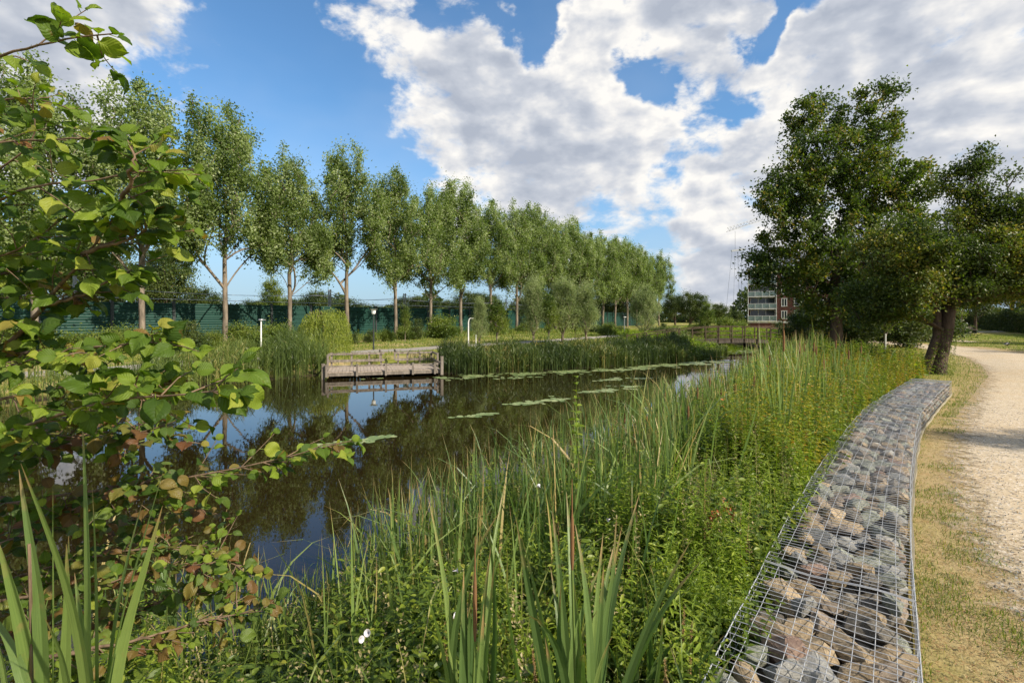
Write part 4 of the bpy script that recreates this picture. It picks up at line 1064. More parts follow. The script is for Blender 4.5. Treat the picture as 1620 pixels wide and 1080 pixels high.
wd = ['first', 'second', 'third', 'fourth', 'fifth', 'sixth', 'seventh', 'eighth', 'ninth', 'tenth', 'eleventh', 'twelfth', 'thirteenth', 'fourteenth', 'fifteenth', 'sixteenth', 'seventeenth', 'eighteenth', 'nineteenth', 'twentieth', 'twenty-first', 'twenty-second', 'twenty-third', 'twenty-fourth', 'twenty-fifth', 'twenty-sixth', 'twenty-seventh', 'twenty-eighth', 'twenty-ninth', 'thirtieth', 'thirty-first', 'thirty-second', 'thirty-third', 'thirty-fourth', 'thirty-fifth']
for k, o in enumerate(bs): o['label'] = f'green bush on the far bank, {wd[k]} from the left along the poplars'; del o['bi']
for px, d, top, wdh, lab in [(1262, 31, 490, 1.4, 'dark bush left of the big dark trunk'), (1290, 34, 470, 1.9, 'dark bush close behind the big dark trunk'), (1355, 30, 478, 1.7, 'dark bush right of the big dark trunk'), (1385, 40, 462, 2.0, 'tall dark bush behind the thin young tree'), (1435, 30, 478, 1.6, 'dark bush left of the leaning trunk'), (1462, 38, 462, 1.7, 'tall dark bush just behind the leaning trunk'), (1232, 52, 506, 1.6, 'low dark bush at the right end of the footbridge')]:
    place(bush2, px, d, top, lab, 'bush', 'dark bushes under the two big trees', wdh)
# stakes beside saplings
stk = MB(); stk.tube([(0, 0, -.1), (0, 0, .95)], .03, 6); st = stk.build('tree_stake', M['pwhite'], None)
for k, (px, d) in enumerate(((753, 35.6), (1401, 26.6))):
    o = st if k == 0 else st.copy()
    if k: COL.objects.link(o)
    p = at(px, 503, d); o.location = (p[0], p[1], float(gz(p[0], p[1]))); tag(o, ['pale stake beside the small willow near the bent lamp post', 'stake beside the thin young tree between the dark trees'][k], 'stake', 'tree stakes')
# weeping willow shrub
def weeping():
    p = at(512, 503, 29.5); z = float(gz(p[0], p[1]))
    root = thing('weeping_willow', 'yellow green weeping willow mound left of the jetty', 'tree', (p[0], p[1], z))
    mb = MB(); mb.tube([(0, 0, -.1), (.05, 0, .8), (0, 0, 1.8), (.1, 0, 2.5)], [.14, .11, .09, .05], 8)
    N = 420; a = rng.random(N)*6.28; az = a; r0 = rng.random(N)**.5*1.25; zt = 2.75-.55*(r0/1.2)**2-rng.random(N)*.5+.35*np.sin(az*2+1)*r0+.25*r0*np.sin(az)
    for k in range(14): mb.tube([(0, 0, 1.7), (.5*r0[k]*sin(a[k]), .5*r0[k]*cos(a[k]), 2.5), (r0[k]*sin(a[k]), r0[k]*cos(a[k]), zt[k])], [.05, .03, .01], 4)
    mb.build('trunk', M['dbark'], root, True)
    cm = MB(); P = []; D = []
    for k in range(N):
        L = rng.uniform(1.3, 2.6); n = int(L/.05); s = np.linspace(0, 1, n)
        x = r0[k]*np.sin(az[k])+np.sin(az[k])*.45*s**.6; y = r0[k]*np.cos(az[k])+np.cos(az[k])*.45*s**.6; zz = zt[k]-L*s**1.15
        P.append(np.stack([x, y, zz], -1)+rng.normal(0, .03, (n, 3))); d = np.tile([np.sin(az[k])*.3, np.cos(az[k])*.3, -1.], (n, 1))+rng.normal(0, .35, (n, 3)); D.append(d)
    P = np.concatenate(P); D = np.concatenate(D); ok = P[:, 2] > .05
    scatter(cm, SLIM, P[ok], D[ok], .12, roll=rng.random(ok.sum())*6.28)
    cm.build('crown', M['weeping'], root)
weeping()
# off-screen trees on the right of the path: they cast the shade on path and lawn
place(wil2, 810+800*4.4, 3.1, 503-800*4.3/3.1, 'tree beside the path out of view casting shade on the gravel', 'tree', None, 1.0)
for k, (x, y, h) in enumerate([(36, 20, 9), (43, 29, 9), (30, 13, 7)]):
    r = dup(bgt, (x, y, -.05), k*2., (h/7.9,)*3, ['shade tree right of the lawn, nearer one', 'shade tree right of the lawn, farther one', 'shade tree right of the path near the hedge'][k])
    if 'group' in r: del r['group']
# hedge
def hedge():
    pts = np.array([(39, 26), (47, 38), (56, 52), (68, 70), (80, 86), (84, 96)], float); Q = resample(pts, 60)
    root = thing('hedge', 'long dark clipped hedge along the right side of the lawn', 'hedge', (0, 0, 0))
    mb = MB(); n = len(Q); T = np.gradient(Q, axis=0); T = norm(T); Nn = np.stack([T[:, 1], -T[:, 0]], -1)
    prof = [(-1.0, -.2), (-1.05, 1.2), (-.9, 2.5), (0, 2.75), (.9, 2.5), (1.05, 1.2), (1.0, -.2)]
    V = np.array([[(*(Q[i]+Nn[i]*a*.8), b-.05) for a, b in prof] for i in range(n)]).reshape(-1, 3); k = len(prof)
    F_ = [[i*k+j, (i+1)*k+j, (i+1)*k+j+1, i*k+j+1] for i in range(n-1) for j in range(k-1)]
    mb.add(V, F_); mb.build('inner_branches', M['dbark'], root)
    N = 42000; i = rng.random(N)*(n-1); i0 = i.astype(int); f = (i-i0)[:, None]; q = Q[i0]*(1-f)+Q[i0+1]*f; nn = Nn[i0]
    a = rng.random(N)*2-1; side = rng.random(N) < .62
    off = np.where(side, -1.05+rng.normal(0, .12, N), a); zz = np.where(side, rng.random(N)*2.8, 2.75+rng.normal(0, .15, N))
    P = np.stack([q[:, 0]+nn[:, 0]*off, q[:, 1]+nn[:, 1]*off, zz-.1], -1)
    cm = MB(); scatter(cm, QUAD, P, rdir(N), .2*rng.uniform(.6, 1.3, N), roll=rng.random(N)*6.28); cm.build('foliage', M['darkbush'], root)
hedge()
def treeline():
    mb = MB(); N = 60000; a = rng.uniform(-1.15, 1.15, N); px = a*57.3
    rr = 200+30*np.sin(a*9)+rng.uniform(-6, 6, N); H = 7+3.0*np.sin(a*31)+2.0*np.sin(a*73+1)+1.2*np.sin(a*151); z = H*rng.random(N)**.8-1
    P = np.stack([rr*np.sin(a), rr*np.cos(a), z], -1); scatter(mb, QUAD, P, rdir(N), rng.uniform(.8, 1.6, N), roll=rng.random(N)*6.28)
    tag(mb.build('distant_wood', M['darkbush'], None), 'far off line of woods on the horizon', None, None, 'stuff')
treeline()
#@@SPLIT@@
# ------------------------------------------------------------------ reeds of the far bank
def pick(n, cond, lo, hi):
    X = rng.uniform(lo[0], hi[0], n); Y = rng.uniform(lo[1], hi[1], n); ok = cond(X, Y); return X[ok], Y[ok]
def mask_px(X, Y, a, b):
    px = 810+800*X/Y; return (px > a) & (px < b)
def far_reeds(name, mt, pa, pb, n, depth, Hf, label, wid=.03, lo=(-32, 8), hi=(22, 62), inw=.7, fl=.06):
    def cond(X, Y):
        df = dpoly(X, Y, FAR); ins = inside(X, Y, POLY)
        sd = np.where(ins, -df, df)
        jet = (np.abs((X+5.8)*cos(-.3)-(Y-23)*sin(-.3)) < 2.55) & (Y < 24.6) & (Y > 20)
        gap = (X > -6.6) & (X < -5.1) & (Y > 23) & (Y < 28)
        return (sd > -inw) & (sd < depth) & mask_px(X, Y, pa, pb) & ~jet & ~gap & (dpoly(X, Y, FP) > 1.6)
    Q = resample(FAR[:-1], 400); t = rng.random(n)*399; i = np.minimum(t.astype(int), 398); f = (t-i)[:, None]; q = Q[i]*(1-f)+Q[i+1]*f
    d_ = norm(Q[i+1]-Q[i]); off = rng.uniform(-inw, depth, n); X = q[:, 0]+d_[:, 1]*off+rng.normal(0, .2, n); Y = q[:, 1]-d_[:, 0]*off+rng.normal(0, .2, n)
    ok = cond(X, Y); X, Y = X[ok], Y[ok]; N = len(X); print(name, N); Z = np.maximum(gz(X, Y), WZ)-.05
    H = Hf(X, Y)*rng.uniform(.7, 1.1, N)*(.88+.14*np.sin(X*2.2+Y*1.3)+.06*np.sin(X*7)); mb = MB(); B = np.stack([X, Y, Z], -1)
    rn = np.clip(.45+.25*np.sin(X*.9+Y*.6)+rng.normal(0, .2, N), 0, 1)
    blades(mb, B, rng.random(N)*6.28, H, np.abs(rng.normal(0, .06, N)), rng.normal(0, .12, N), wid*.8, 4, rnd=rn, taper=.4)
    # side leaves
    for k in range(4):
        s = rng.uniform(.25, .95, N); P = B+np.stack([0*s, 0*s, H*s], -1); az = rng.random(N)*6.28
        blades(mb, P, az, H*rng.uniform(.18, .34, N), rng.uniform(.3, .8, N), rng.uniform(.2, 1.1, N), wid, 3, rnd=np.clip(rn+rng.normal(0, .15, N), 0, 1), taper=.9)
    o = mb.build(name, mt, None); tag(o, label, None, None, 'stuff')
    return o
far_reeds('reeds', M['reed'], 225, 530, 26000, 4.2, lambda X, Y: 1.05+.8*np.clip((810+800*X/Y-330)/130, 0, 1), 'light green common reed on the far bank left of the jetty')
far_reeds('dark_reeds', M['dreed'], 694, 1072, 30000, 2.6, lambda X, Y: 1.22+0*X, 'dark green reed bed along the far bank right of the jetty', .035)
far_reeds('meadow_reeds', M['reed'], 1060, 1215, 26000, 3.4, lambda X, Y: np.where(810+800*X/Y > 1092, .55, 1.0), 'mixed reeds below the footbridge', .05, (8, 25), (24, 75))
far_reeds('bank_reeds', M['reed'], -60, 230, 11000, 3, lambda X, Y: .85+0*X, 'short reeds on the far bank behind the alder', .025)
far_reeds('jetty_reeds', M['dreed'], 500, 720, 16000, 2.2, lambda X, Y: .75+.0*X, 'reeds behind the jetty railings', .02, inw=-.15)
# meadow grass on the far bank
def far_grass():
    mb = MB()
    def cond(X, Y):
        df = dpoly(X, Y, FAR); ins = inside(X, Y, POLY)
        return (~ins) & (df > 1.5) & ((X-RD0[0])*RN[0]+(Y-RD0[1])*RN[1] < 4.6) & (dpoly(X, Y, FP) > 1.15) & (Y > -1.0*X*.0+12) & (X/Y < .48) & ~((X > -6.4) & (X < -5.3) & (Y < 28.5)) & (dpoly(X, Y, FAR) < dpoly(X, Y, NEAR))
    X, Y = pick(150000, cond, (-34, 10), (28, 90)); N = len(X)
    tall = ((X-RD0[0])*RN[0]+(Y-RD0[1])*RN[1]) > -3.2
    H = np.where(tall, rng.uniform(.25, .75, N), rng.uniform(.06, .22, N)); dpx = Y/505
    blades(mb, np.stack([X, Y, gz(X, Y)-.02], -1), rng.random(N)*6.28, H, np.abs(rng.normal(0, .3, N)), rng.normal(.3, .4, N), .6*dpx, 2, taper=.9)
    tag(mb.build('meadow_grass', M['grass'], None), 'yellowish meadow grass on the far bank below the poplars', None, None, 'stuff')
    # weeds at the poplar feet
    mb = MB(); X, Y = pick(9000, lambda X, Y: cond(X, Y) & (((X-RD0[0])*RN[0]+(Y-RD0[1])*RN[1]) > -1.8), (-34, 20), (28, 90)); N = len(X)
    H = rng.uniform(.4, 1.1, N); forbs(mb, np.stack([X, Y, gz(X, Y)], -1), H, 6, .22, QUAD, .15, 0, 2, .03)
    tag(mb.build('undergrowth', M['weed'], None), 'weedy undergrowth along the foot of the poplars', None, None, 'stuff')
far_grass()
# bank of weeds right of the reeds and round the bridge
mb = MB()
X, Y = pick(14000, lambda X, Y: (land(X, Y)[0] > .2) & (X/Y > .2) & (X/Y < .62) & (land(X, Y)[0] < 6), (6, 26), (40, 75)); N = len(X)
forbs(mb, np.stack([X, Y, gz(X, Y)], -1), rng.uniform(.3, .85, N), 6, .24, QUAD, .15, 0, 2, .03)
tag(mb.build('bank_weeds', M['bright'], None), 'yellow green weeds on the banks near the footbridge', None, None, 'stuff')
# lily pads
def pads():
    mb = MB(); P = []
    pat = [((812, 640), (905, 630), 3.0, 160), ((930, 621), (1008, 611), 3.2, 190), ((722, 661), (785, 654), 2.2, 60), ((505, 706), (618, 690), 3.2, 150), ((690, 598), (905, 589), 4.0, 520), ((880, 588), (1010, 583), 3.6, 560), ((990, 583), (1100, 574), 3.4, 700), ((1080, 576), (1160, 572), 3.2, 520), ((950, 602), (1020, 598), 2.2, 70), ((560, 600), (700, 597), 1.5, 18), ((1165, 556), (1200, 555), 5, 160), ((790, 600), (850, 596), 1.2, 40), ((1070, 566), (1130, 564), 3, 200)]
    for a, b, th, n in pat:
        t = rng.random(n); w = rng.normal(0, .32, n); px = a[0]+(b[0]-a[0])*t+rng.normal(0, 3, n); py = a[1]+(b[1]-a[1])*t+w*th*1.5*(.3+1.2*np.sin(pi*t)*(.6+.5*np.sin(t*17+a[0])))
        px = px+rng.normal(0, 6, n); d = 800*(CAMH-WZ)/(py-HOR); P.append(np.stack([(px-810)/800*d, d, np.full(n, WZ+.006)+rng.random(n)*.006], -1))
    P = np.concatenate(P); ok = inside(P[:, 0], P[:, 1], POLY) & ((np.sin(P[:, 0]*2.6+P[:, 1]*1.1)+np.sin(P[:, 0]*.9-P[:, 1]*3.7)+.9*np.sin(P[:, 0]*6.1)) > rng.uniform(-2.0, 1.6, len(P))); P = P[ok]; N = len(P)
    k = 9; a = np.linspace(.25, 2*pi-.25, k); V = np.concatenate([[[0, 0, 0]], np.stack([np.cos(a), np.sin(a), np.full(k, .03)], -1)])
    F_ = np.array([[0, q, q+1] for q in range(1, k)]); s = rng.uniform(.035, .10, N)*(1+P[:, 1]/60); ro = rng.random(N)*6.28; c, sn = np.cos(ro), np.sin(ro)
    W = np.stack([V[None, :, 0]*c[:, None]-V[None, :, 1]*sn[:, None], V[None, :, 0]*sn[:, None]+V[None, :, 1]*c[:, None], np.tile(V[None, :, 2], (N, 1))], -1)*s[:, None, None]+P[:, None]
    A = np.zeros((N, k+1, 3)); A[..., 2] = rng.random(N)[:, None]
    mb.add(W.reshape(-1, 3), (F_[None]+np.arange(N)[:, None, None]*(k+1)).reshape(-1, 3), A.reshape(-1, 3))
    tag(mb.build('lily_pads', M['lily'], None), 'pale green lily pads floating in long drifts', None, None, 'stuff')
pads()
#@@SPLIT@@
# ------------------------------------------------------------------ near bank vegetation
EDGE = np.array([(-300, 800), (0, 820), (250, 890), (330, 890), (430, 945), (500, 930), (545, 880), (600, 800), (680, 755), (760, 715), (850, 680), (900, 648), (1000, 622), (1100, 600), (1180, 572), (1215, 545), (1290, 528), (1400, 540), (1470, 540), (1620, 540)], float)
def hcap(X, Y, Z):
    """tallest a plant may grow so that it keeps the water view open"""
    px = 810+800*X/Y; e = np.interp(px, EDGE[:, 0], EDGE[:, 1])
    c = CAMH-(e-HOR)/FPX*Y-Z
    # keep herbs low round and in front of the near cattail fans
    for q, hw, d in ((915, 75, 1.95), (740, 50, 1.9), (1010, 40, 2.2), (1120, 45, 1.9), (130, 170, 1.75)):
        c = np.where((np.abs(px-q) < hw) & (Y < d), np.minimum(c, .22), c)
    return np.minimum(c, .36+.16*Y)
def bank_points(n, ya, yb, pa=-150, pb=1520, inw=.35, gl=.02, pw=1.6, xc=None):
    Y = ya+(yb-ya)*rng.random(n)**pw; px = rng.uniform(pa, pb, n); X = (px-810)/800*Y
    sd, near = land(X, Y); lg = left_of_gabion(X, Y); dn = dpoly(X, Y, NEAR)
    ok = near & (sd > -inw) & (lg > gl) & (np.hypot(X, Y) > 1.15) & (rng.random(n) < np.clip(Y/yb*1.3+.25, 0, 1))
    if xc is not None: ok &= xc(X, Y, px, sd, lg)
    X, Y = X[ok], Y[ok]
    return X, Y, np.maximum(gz(X, Y), WZ)-.02, sd[ok], lg[ok]
def lowfreq(X, Y, s=1.0, o=0.0): return np.sin(X*1.7*s+o)*np.sin(Y*1.3*s+1.3+o)+.5*np.sin(X*3.9*s+Y*2.1*s+o)
def fill(name, label, mt, n, ya, yb, h, T, nlev, ls, rnd=(0, 1), cond=None, per=2, lean=.15, stem=.005, lo=.15, **kw):
    X, Y, Z, sd, lg = bank_points(n, ya, yb, xc=cond, **kw)
    mound = np.clip(.62+.30*np.sin(X*2.3+1.7*np.sin(Y*1.1))*np.sin(Y*1.9+X*.8)+.16*np.sin(X*5.3+Y*4.1), .3, 1)
    H = rng.uniform(h[0], h[1], len(X))*mound; H = np.minimum(H, np.maximum(hcap(X, Y, Z)*(1.06-.6*rng.random(len(X))**1.6)*(.55+.45*mound), .08))
    k = H > .1; X, Y, Z, H = X[k], Y[k], Z[k], H[k]
    mb = MB(); B = np.stack([X, Y, Z], -1)
    forbs(mb, B, H, nlev, ls, T, lean, -.05, per, stem, rnd[0], rnd[1], lo)
    o = mb.build(name, mt, None); tag(o, label, None, None, 'stuff'); return o
nz_ = lambda X, Y, px, sd, lg: lowfreq(X, Y, 1.1) > -.35
fill('nettles', 'dark green leafy nettles and weeds on the near bank', M['weed'], 5400, 1.3, 6.0, (.4, 1.15), LEAF, 10, .10, cond=nz_, pw=1.2)
fill('willowherb', 'narrow leaved willowherb on the near bank', M['bright'], 2500, 1.5, 7.0, (.5, 1.3), NARROW, 20, .085, cond=lambda X, Y, px, sd, lg: lowfreq(X, Y, 1.1) < .2, rnd=(.25, 1), pw=1.2, lean=.2)
fill('low_undergrowth', 'dense small leaved undergrowth on the near bank', M['weed'], 9000, 1.2, 9, (.12, .4), SMALL, 9, .05, rnd=(0, .8), pw=1.4)
fill('weeds', 'mixed leafy weeds between the cattails', M['weed'], 9000, 5, 14, (.6, 1.6), SMALL, 13, .085, stem=.006)
fill('far_weeds', 'leafy weeds on the bank near the big dark tree', M['weed'], 9000, 13, 36, (.8, 1.7), QUAD, 11, .16, stem=.012)
fill('bright_weeds', 'bright yellow green herbs in the middle of the near bank', M['bright'], 12000, 2.6, 12, (.6, 1.5), tmpl_quad(.3), 28, .055, cond=lambda X, Y, px, sd, lg: (px > 760) & (lowfreq(X, Y, .7) > -.45) & (sd > .3), stem=.004, lean=.12)
fill('yellow_weeds', 'yellow and rust tinted plants beside the far gabions', M['yweed'], 15000, 5.0, 19, (.8, 1.75), SMALL, 14, .07, cond=lambda X, Y, px, sd, lg: (lg < 2.8) & (px > 1150) & (lowfreq(X, Y, 1.3) > -.9), stem=.006)
fill('low_bright_leaves', 'bright green leafy plants at the lower edge', M['bright'], 4200, 1.25, 3.1, (.3, .68), OVAL, 10, .075, cond=lambda X, Y, px, sd, lg: (px > 150) & (px < 660), rnd=(0, .8))
fill('verge_weeds', 'dark leafy herbs leaning on the gabion edge', M['weed'], 4200, 1.4, 8, (.3, .75), LEAF, 13, .05, cond=lambda X, Y, px, sd, lg: (lg < .6), gl=-.03, stem=.004)
fill('edge_herbs', 'tall leafy herbs overhanging the inner edge of the gabions', M['weed'], 9000, 1.5, 13, (.45, 1.15), LEAF, 12, .065, cond=lambda X, Y, px, sd, lg: (lg < .5) & (lowfreq(X, Y, 2.6) > -.6), gl=-.10, stem=.005, lean=.2)
fill('docks', 'large leaved docks standing among the small herbs', M['weed'], 420, 1.5, 8, (.35, .8), OVAL, 8, .2, cond=lambda X, Y, px, sd, lg: lowfreq(X, Y, 1.7, 1.) > 0, stem=.01, lean=.2)
fill('rust_weeds', 'rust and orange tinted plants among the yellow ones', M['rust'], 7000, 6, 15, (1.0, 1.8), SMALL, 14, .06, cond=lambda X, Y, px, sd, lg: (lowfreq(X, Y, 1.5, .6) > .15) & (px > 1285) & (px < 1460) & (lg < 2.6), stem=.006)
# dry brown docks / seed heads
fill('plume_grass', 'pinkish dry plume grass in the middle of the bank', M['drygrass'], 1500, 3.5, 9, (.7, 1.3), tmpl_quad(.12), 34, .035, cond=lambda X, Y, px, sd, lg: (px > 1090) & (px < 1330) & (lowfreq(X, Y, 1.9, 2.) > .2), stem=.003, lean=.15, lo=.6)
fill('dock_spikes', 'rusty brown dock seed spikes among the green weeds', M['dock'], 420, 1.8, 9, (.6, 1.2), tmpl_quad(.5), 60, .016, cond=lambda X, Y, px, sd, lg: px > 560, stem=.006, lean=.1, lo=.5)
def seedheads():
    X, Y, Z, sd, lg = bank_points(1500, 1.7, 12); H = np.minimum(rng.uniform(.5, .95, len(X)), np.maximum(hcap(X, Y, Z)*.95, .1)); mb = MB(); B = np.stack([X, Y, Z], -1)
    k = rng.random(len(X)) < .5; B, H = B[k], H[k]
    blades(mb, B, rng.random(len(B))*6.28, H, np.abs(rng.normal(0, .12, len(B))), rng.normal(0, .2, len(B)), .004, 4)
    n = 30; s = rng.uniform(.6, 1, (len(B), n)); P = B[:, None]+np.stack([0*s, 0*s, H[:, None]*s], -1)+rng.normal(0, .012, (len(B), n, 3))
    scatter(mb, QUAD, P.reshape(-1, 3), rdir(len(B)*n, .5), .018)
    tag(mb.build('seed_heads', M['drygrass'], None), 'dry brown seed heads among the weeds', None, None, 'stuff')
seedheads()
# blades: sedge, cattail leaves
def bladefill(name, label, mt, n, ya, yb, h, w, cond=None, nseg=6, lean=.18, bend=.35, fold=0.0, **kw):
    X, Y, Z, sd, lg = bank_points(n, ya, yb, xc=cond, **kw)
    # clumping
    c = (np.sin(X*5.1+Y*2.2)*np.sin(Y*4.3-X*1.7)) > rng.uniform(-1.1, .7, len(X)); X, Y, Z = X[c], Y[c], Z[c]; N = len(X)
    H = rng.uniform(h[0], h[1], N); H = np.minimum(H, np.maximum((hcap(X, Y, Z)+.24)*(1.15-.65*rng.random(N)), .12))
    mb = MB(); ww = rng.uniform(w[0], w[1], N)*np.clip(H, .5, 1.2)
    bd_ = np.where(rng.random(N) < .16, rng.uniform(1.2, 2.3, N), rng.normal(bend*.4, bend, N))
    blades(mb, np.stack([X, Y, Z], -1), rng.random(N)*6.28, H*np.where(bd_ > 1.1, 1.2, 1), np.abs(rng.normal(0, lean, N)), bd_, ww, nseg, fold=fold, rnd=np.where(rng.random(N) < .07, 1, np.clip(.45+.2*np.sin(X*2+Y)+rng.normal(0, .25, N), 0, .95)))
    o = mb.build(name, mt, None); tag(o, label, None, None, 'stuff')
nr = lambda X, Y, px, sd, lg: (sd < 1.5) & ((px > 660) | (Y > 2.9) | (Y*0+np.sin(px*.05) > .8))
bladefill('sedges', 'arching sedge blades at the near water edge', M['reed'], 5200, 1.9, 6.5, (.55, 1.25), (.012, .024), nr, lean=.28, bend=.7, inw=.6)
bladefill('near_grass', 'long green grass blades among the nettles', M['grass'], 3500, 1.5, 7, (.4, 1.1), (.005, .011), None, lean=.3, bend=.7)
bladefill('cattail_reeds', 'dense upright cattail blades along the near shore', M['fan'], 12500, 3.6, 13, (.9, 1.8), (.016, .03), lambda X, Y, px, sd, lg: (sd < 2.0), lean=.13, bend=.28, inw=1.0)
bladefill('bank_cattail_reeds', 'cattail blades further along the near shore', M['blade'], 26000, 12, 38, (1.0, 1.7), (.03, .05), lambda X, Y, px, sd, lg: (sd < 2.6), lean=.1, bend=.2, inw=.9, nseg=4)
bladefill('scattered_reeds', 'tall blades rising from the weeds', M['blade'], 5200, 2.6, 13, (.9, 1.9), (.014, .026), lambda X, Y, px, sd, lg: (sd > 1.0) & (lg > .5), lean=.13, bend=.35)
# individual cattail plants
def cattail(name_label, loc, H, nb, w, heads=(), seed=0, spread=.12, bend=.3, face_cam=True, group='cattail plants on the near bank', wmul=1.0, mt=None):
    rs = np.random.default_rng(seed)
    root = thing('cattail_plant', name_label, 'cattail', loc, group=group)
    mb = MB(); az = rs.random(nb)*6.28; B = np.stack([.03*np.sin(az), .03*np.cos(az), np.zeros(nb)-.05], -1)
    blades(mb, B, az, H*rs.uniform(.65, 1.0, nb), np.abs(rs.normal(0, spread, nb)), rs.normal(bend*.3, bend, nb), w*rs.uniform(.75, 1.15, nb), 10, face=rs.normal(0, .6, nb) if face_cam else None, fold=.12, rnd=rs.random(nb)*.8)
    mb.build('leaves', mt or M['blade'], root)
    for hx, hy, h0, h1, r in heads:
        s = MB(); s.tube([(0, 0, 0), (hx*.5, hy*.5, h0*.5), (hx, hy, h0)], .005, 6, A=[0, .5, .4]); so = s.build('stem', M['blade'], root)
        b = MB(); z = np.linspace(h0, h1, 9); pr = np.array([.5, .85, 1, 1, 1, 1, .95, .8, .35])*r
        b.tube(np.stack([np.full(9, hx), np.full(9, hy), z], -1), pr, 10); b.tube([(hx, hy, h1), (hx*1.02, hy, h1+.12)], [.003, .0015], 5)
        b.build('seed_head', M['head'], root, True)
    return root
def ground_at(x, y): return float(max(gz(np.array([x]), np.array([y]))[0], WZ))
# tall plants seen against the far bank: (px of base, depth, top pixel, heads)
cl = [(1237, 5.6, 470, 1, 'tall cattail with a long rusty brown head rising above all its neighbours'), (1100, 7.0, 600, 1, 'cattail with a dark brown head left of the tallest cattail'), (1138, 7.6, 605, 1, 'cattail with a brown head standing over the bright herbs'),
      (1285, 8.5, 522, 2, 'clump of tall cattails with two slim brown heads before the big dark tree'), (1262, 7.8, 520, 1, 'cattail just left of the clump with two heads'), (1060, 6.6, 640, 1, 'cattail with a dark head amid the middle reeds'), (965, 7.2, 668, 1, 'cattail at the shore right of the tall green shoot'),
      (1180, 9.4, 548, 1, 'thin cattail at the far water edge'), (1000, 6.4, 680, 1, 'cattail with a hidden head in the dense reeds'), (1320, 9.5, 520, 1, 'cattail right of the two headed clump'), (1205, 6.2, 590, 0, 'leafy cattail without a head beside the tallest one'), (880, 6.0, 700, 0, 'cattail leaves at the shore left of the green shoot'),
      (740, 5.2, 735, 0, 'cattail leaves leaning over the dark water'), (645, 4.6, 765, 0, 'leftmost cattail tuft of the middle shore')]
more = [(1020, 6.8, 655), (1085, 6.2, 640), (940, 6.6, 690), (1160, 6.6, 600), (1120, 8.4, 590), (1050, 8.6, 615), (1215, 8.8, 555), (1300, 7.4, 560), (1340, 8.8, 545), (985, 8.0, 650), (900, 6.9, 690), (1270, 10.2, 535), (1190, 7.4, 590), (1360, 10.5, 540)]
more.sort()
cl += [(a, b, c, 1, f'mid bank cattail with a dark brown head, {ORD[i] if i else "leftmost"} of the smaller ones from the left') for i, (a, b, c) in enumerate(more)]
for k, (px, d, top, nh, lab) in enumerate(cl):
    p = at(px, 503, d); z = ground_at(p[0], p[1]); H = CAMH-(top-HOR)/FPX*d-z
    hd = [(.03+.05*q, .02*q, H*(.80 if k > 13 else .76)-q*.06, H*(.80 if k > 13 else .76)-q*.06+.17, .013) for q in range(nh)]
    if k == 0: hd = [(.02, 0, H*.70, H*.70+.24, .012)]
    cattail(lab, (p[0], p[1], z), H*(.92 if k == 0 else 1.06), 16, .03, hd, 40+k, .11, .25)
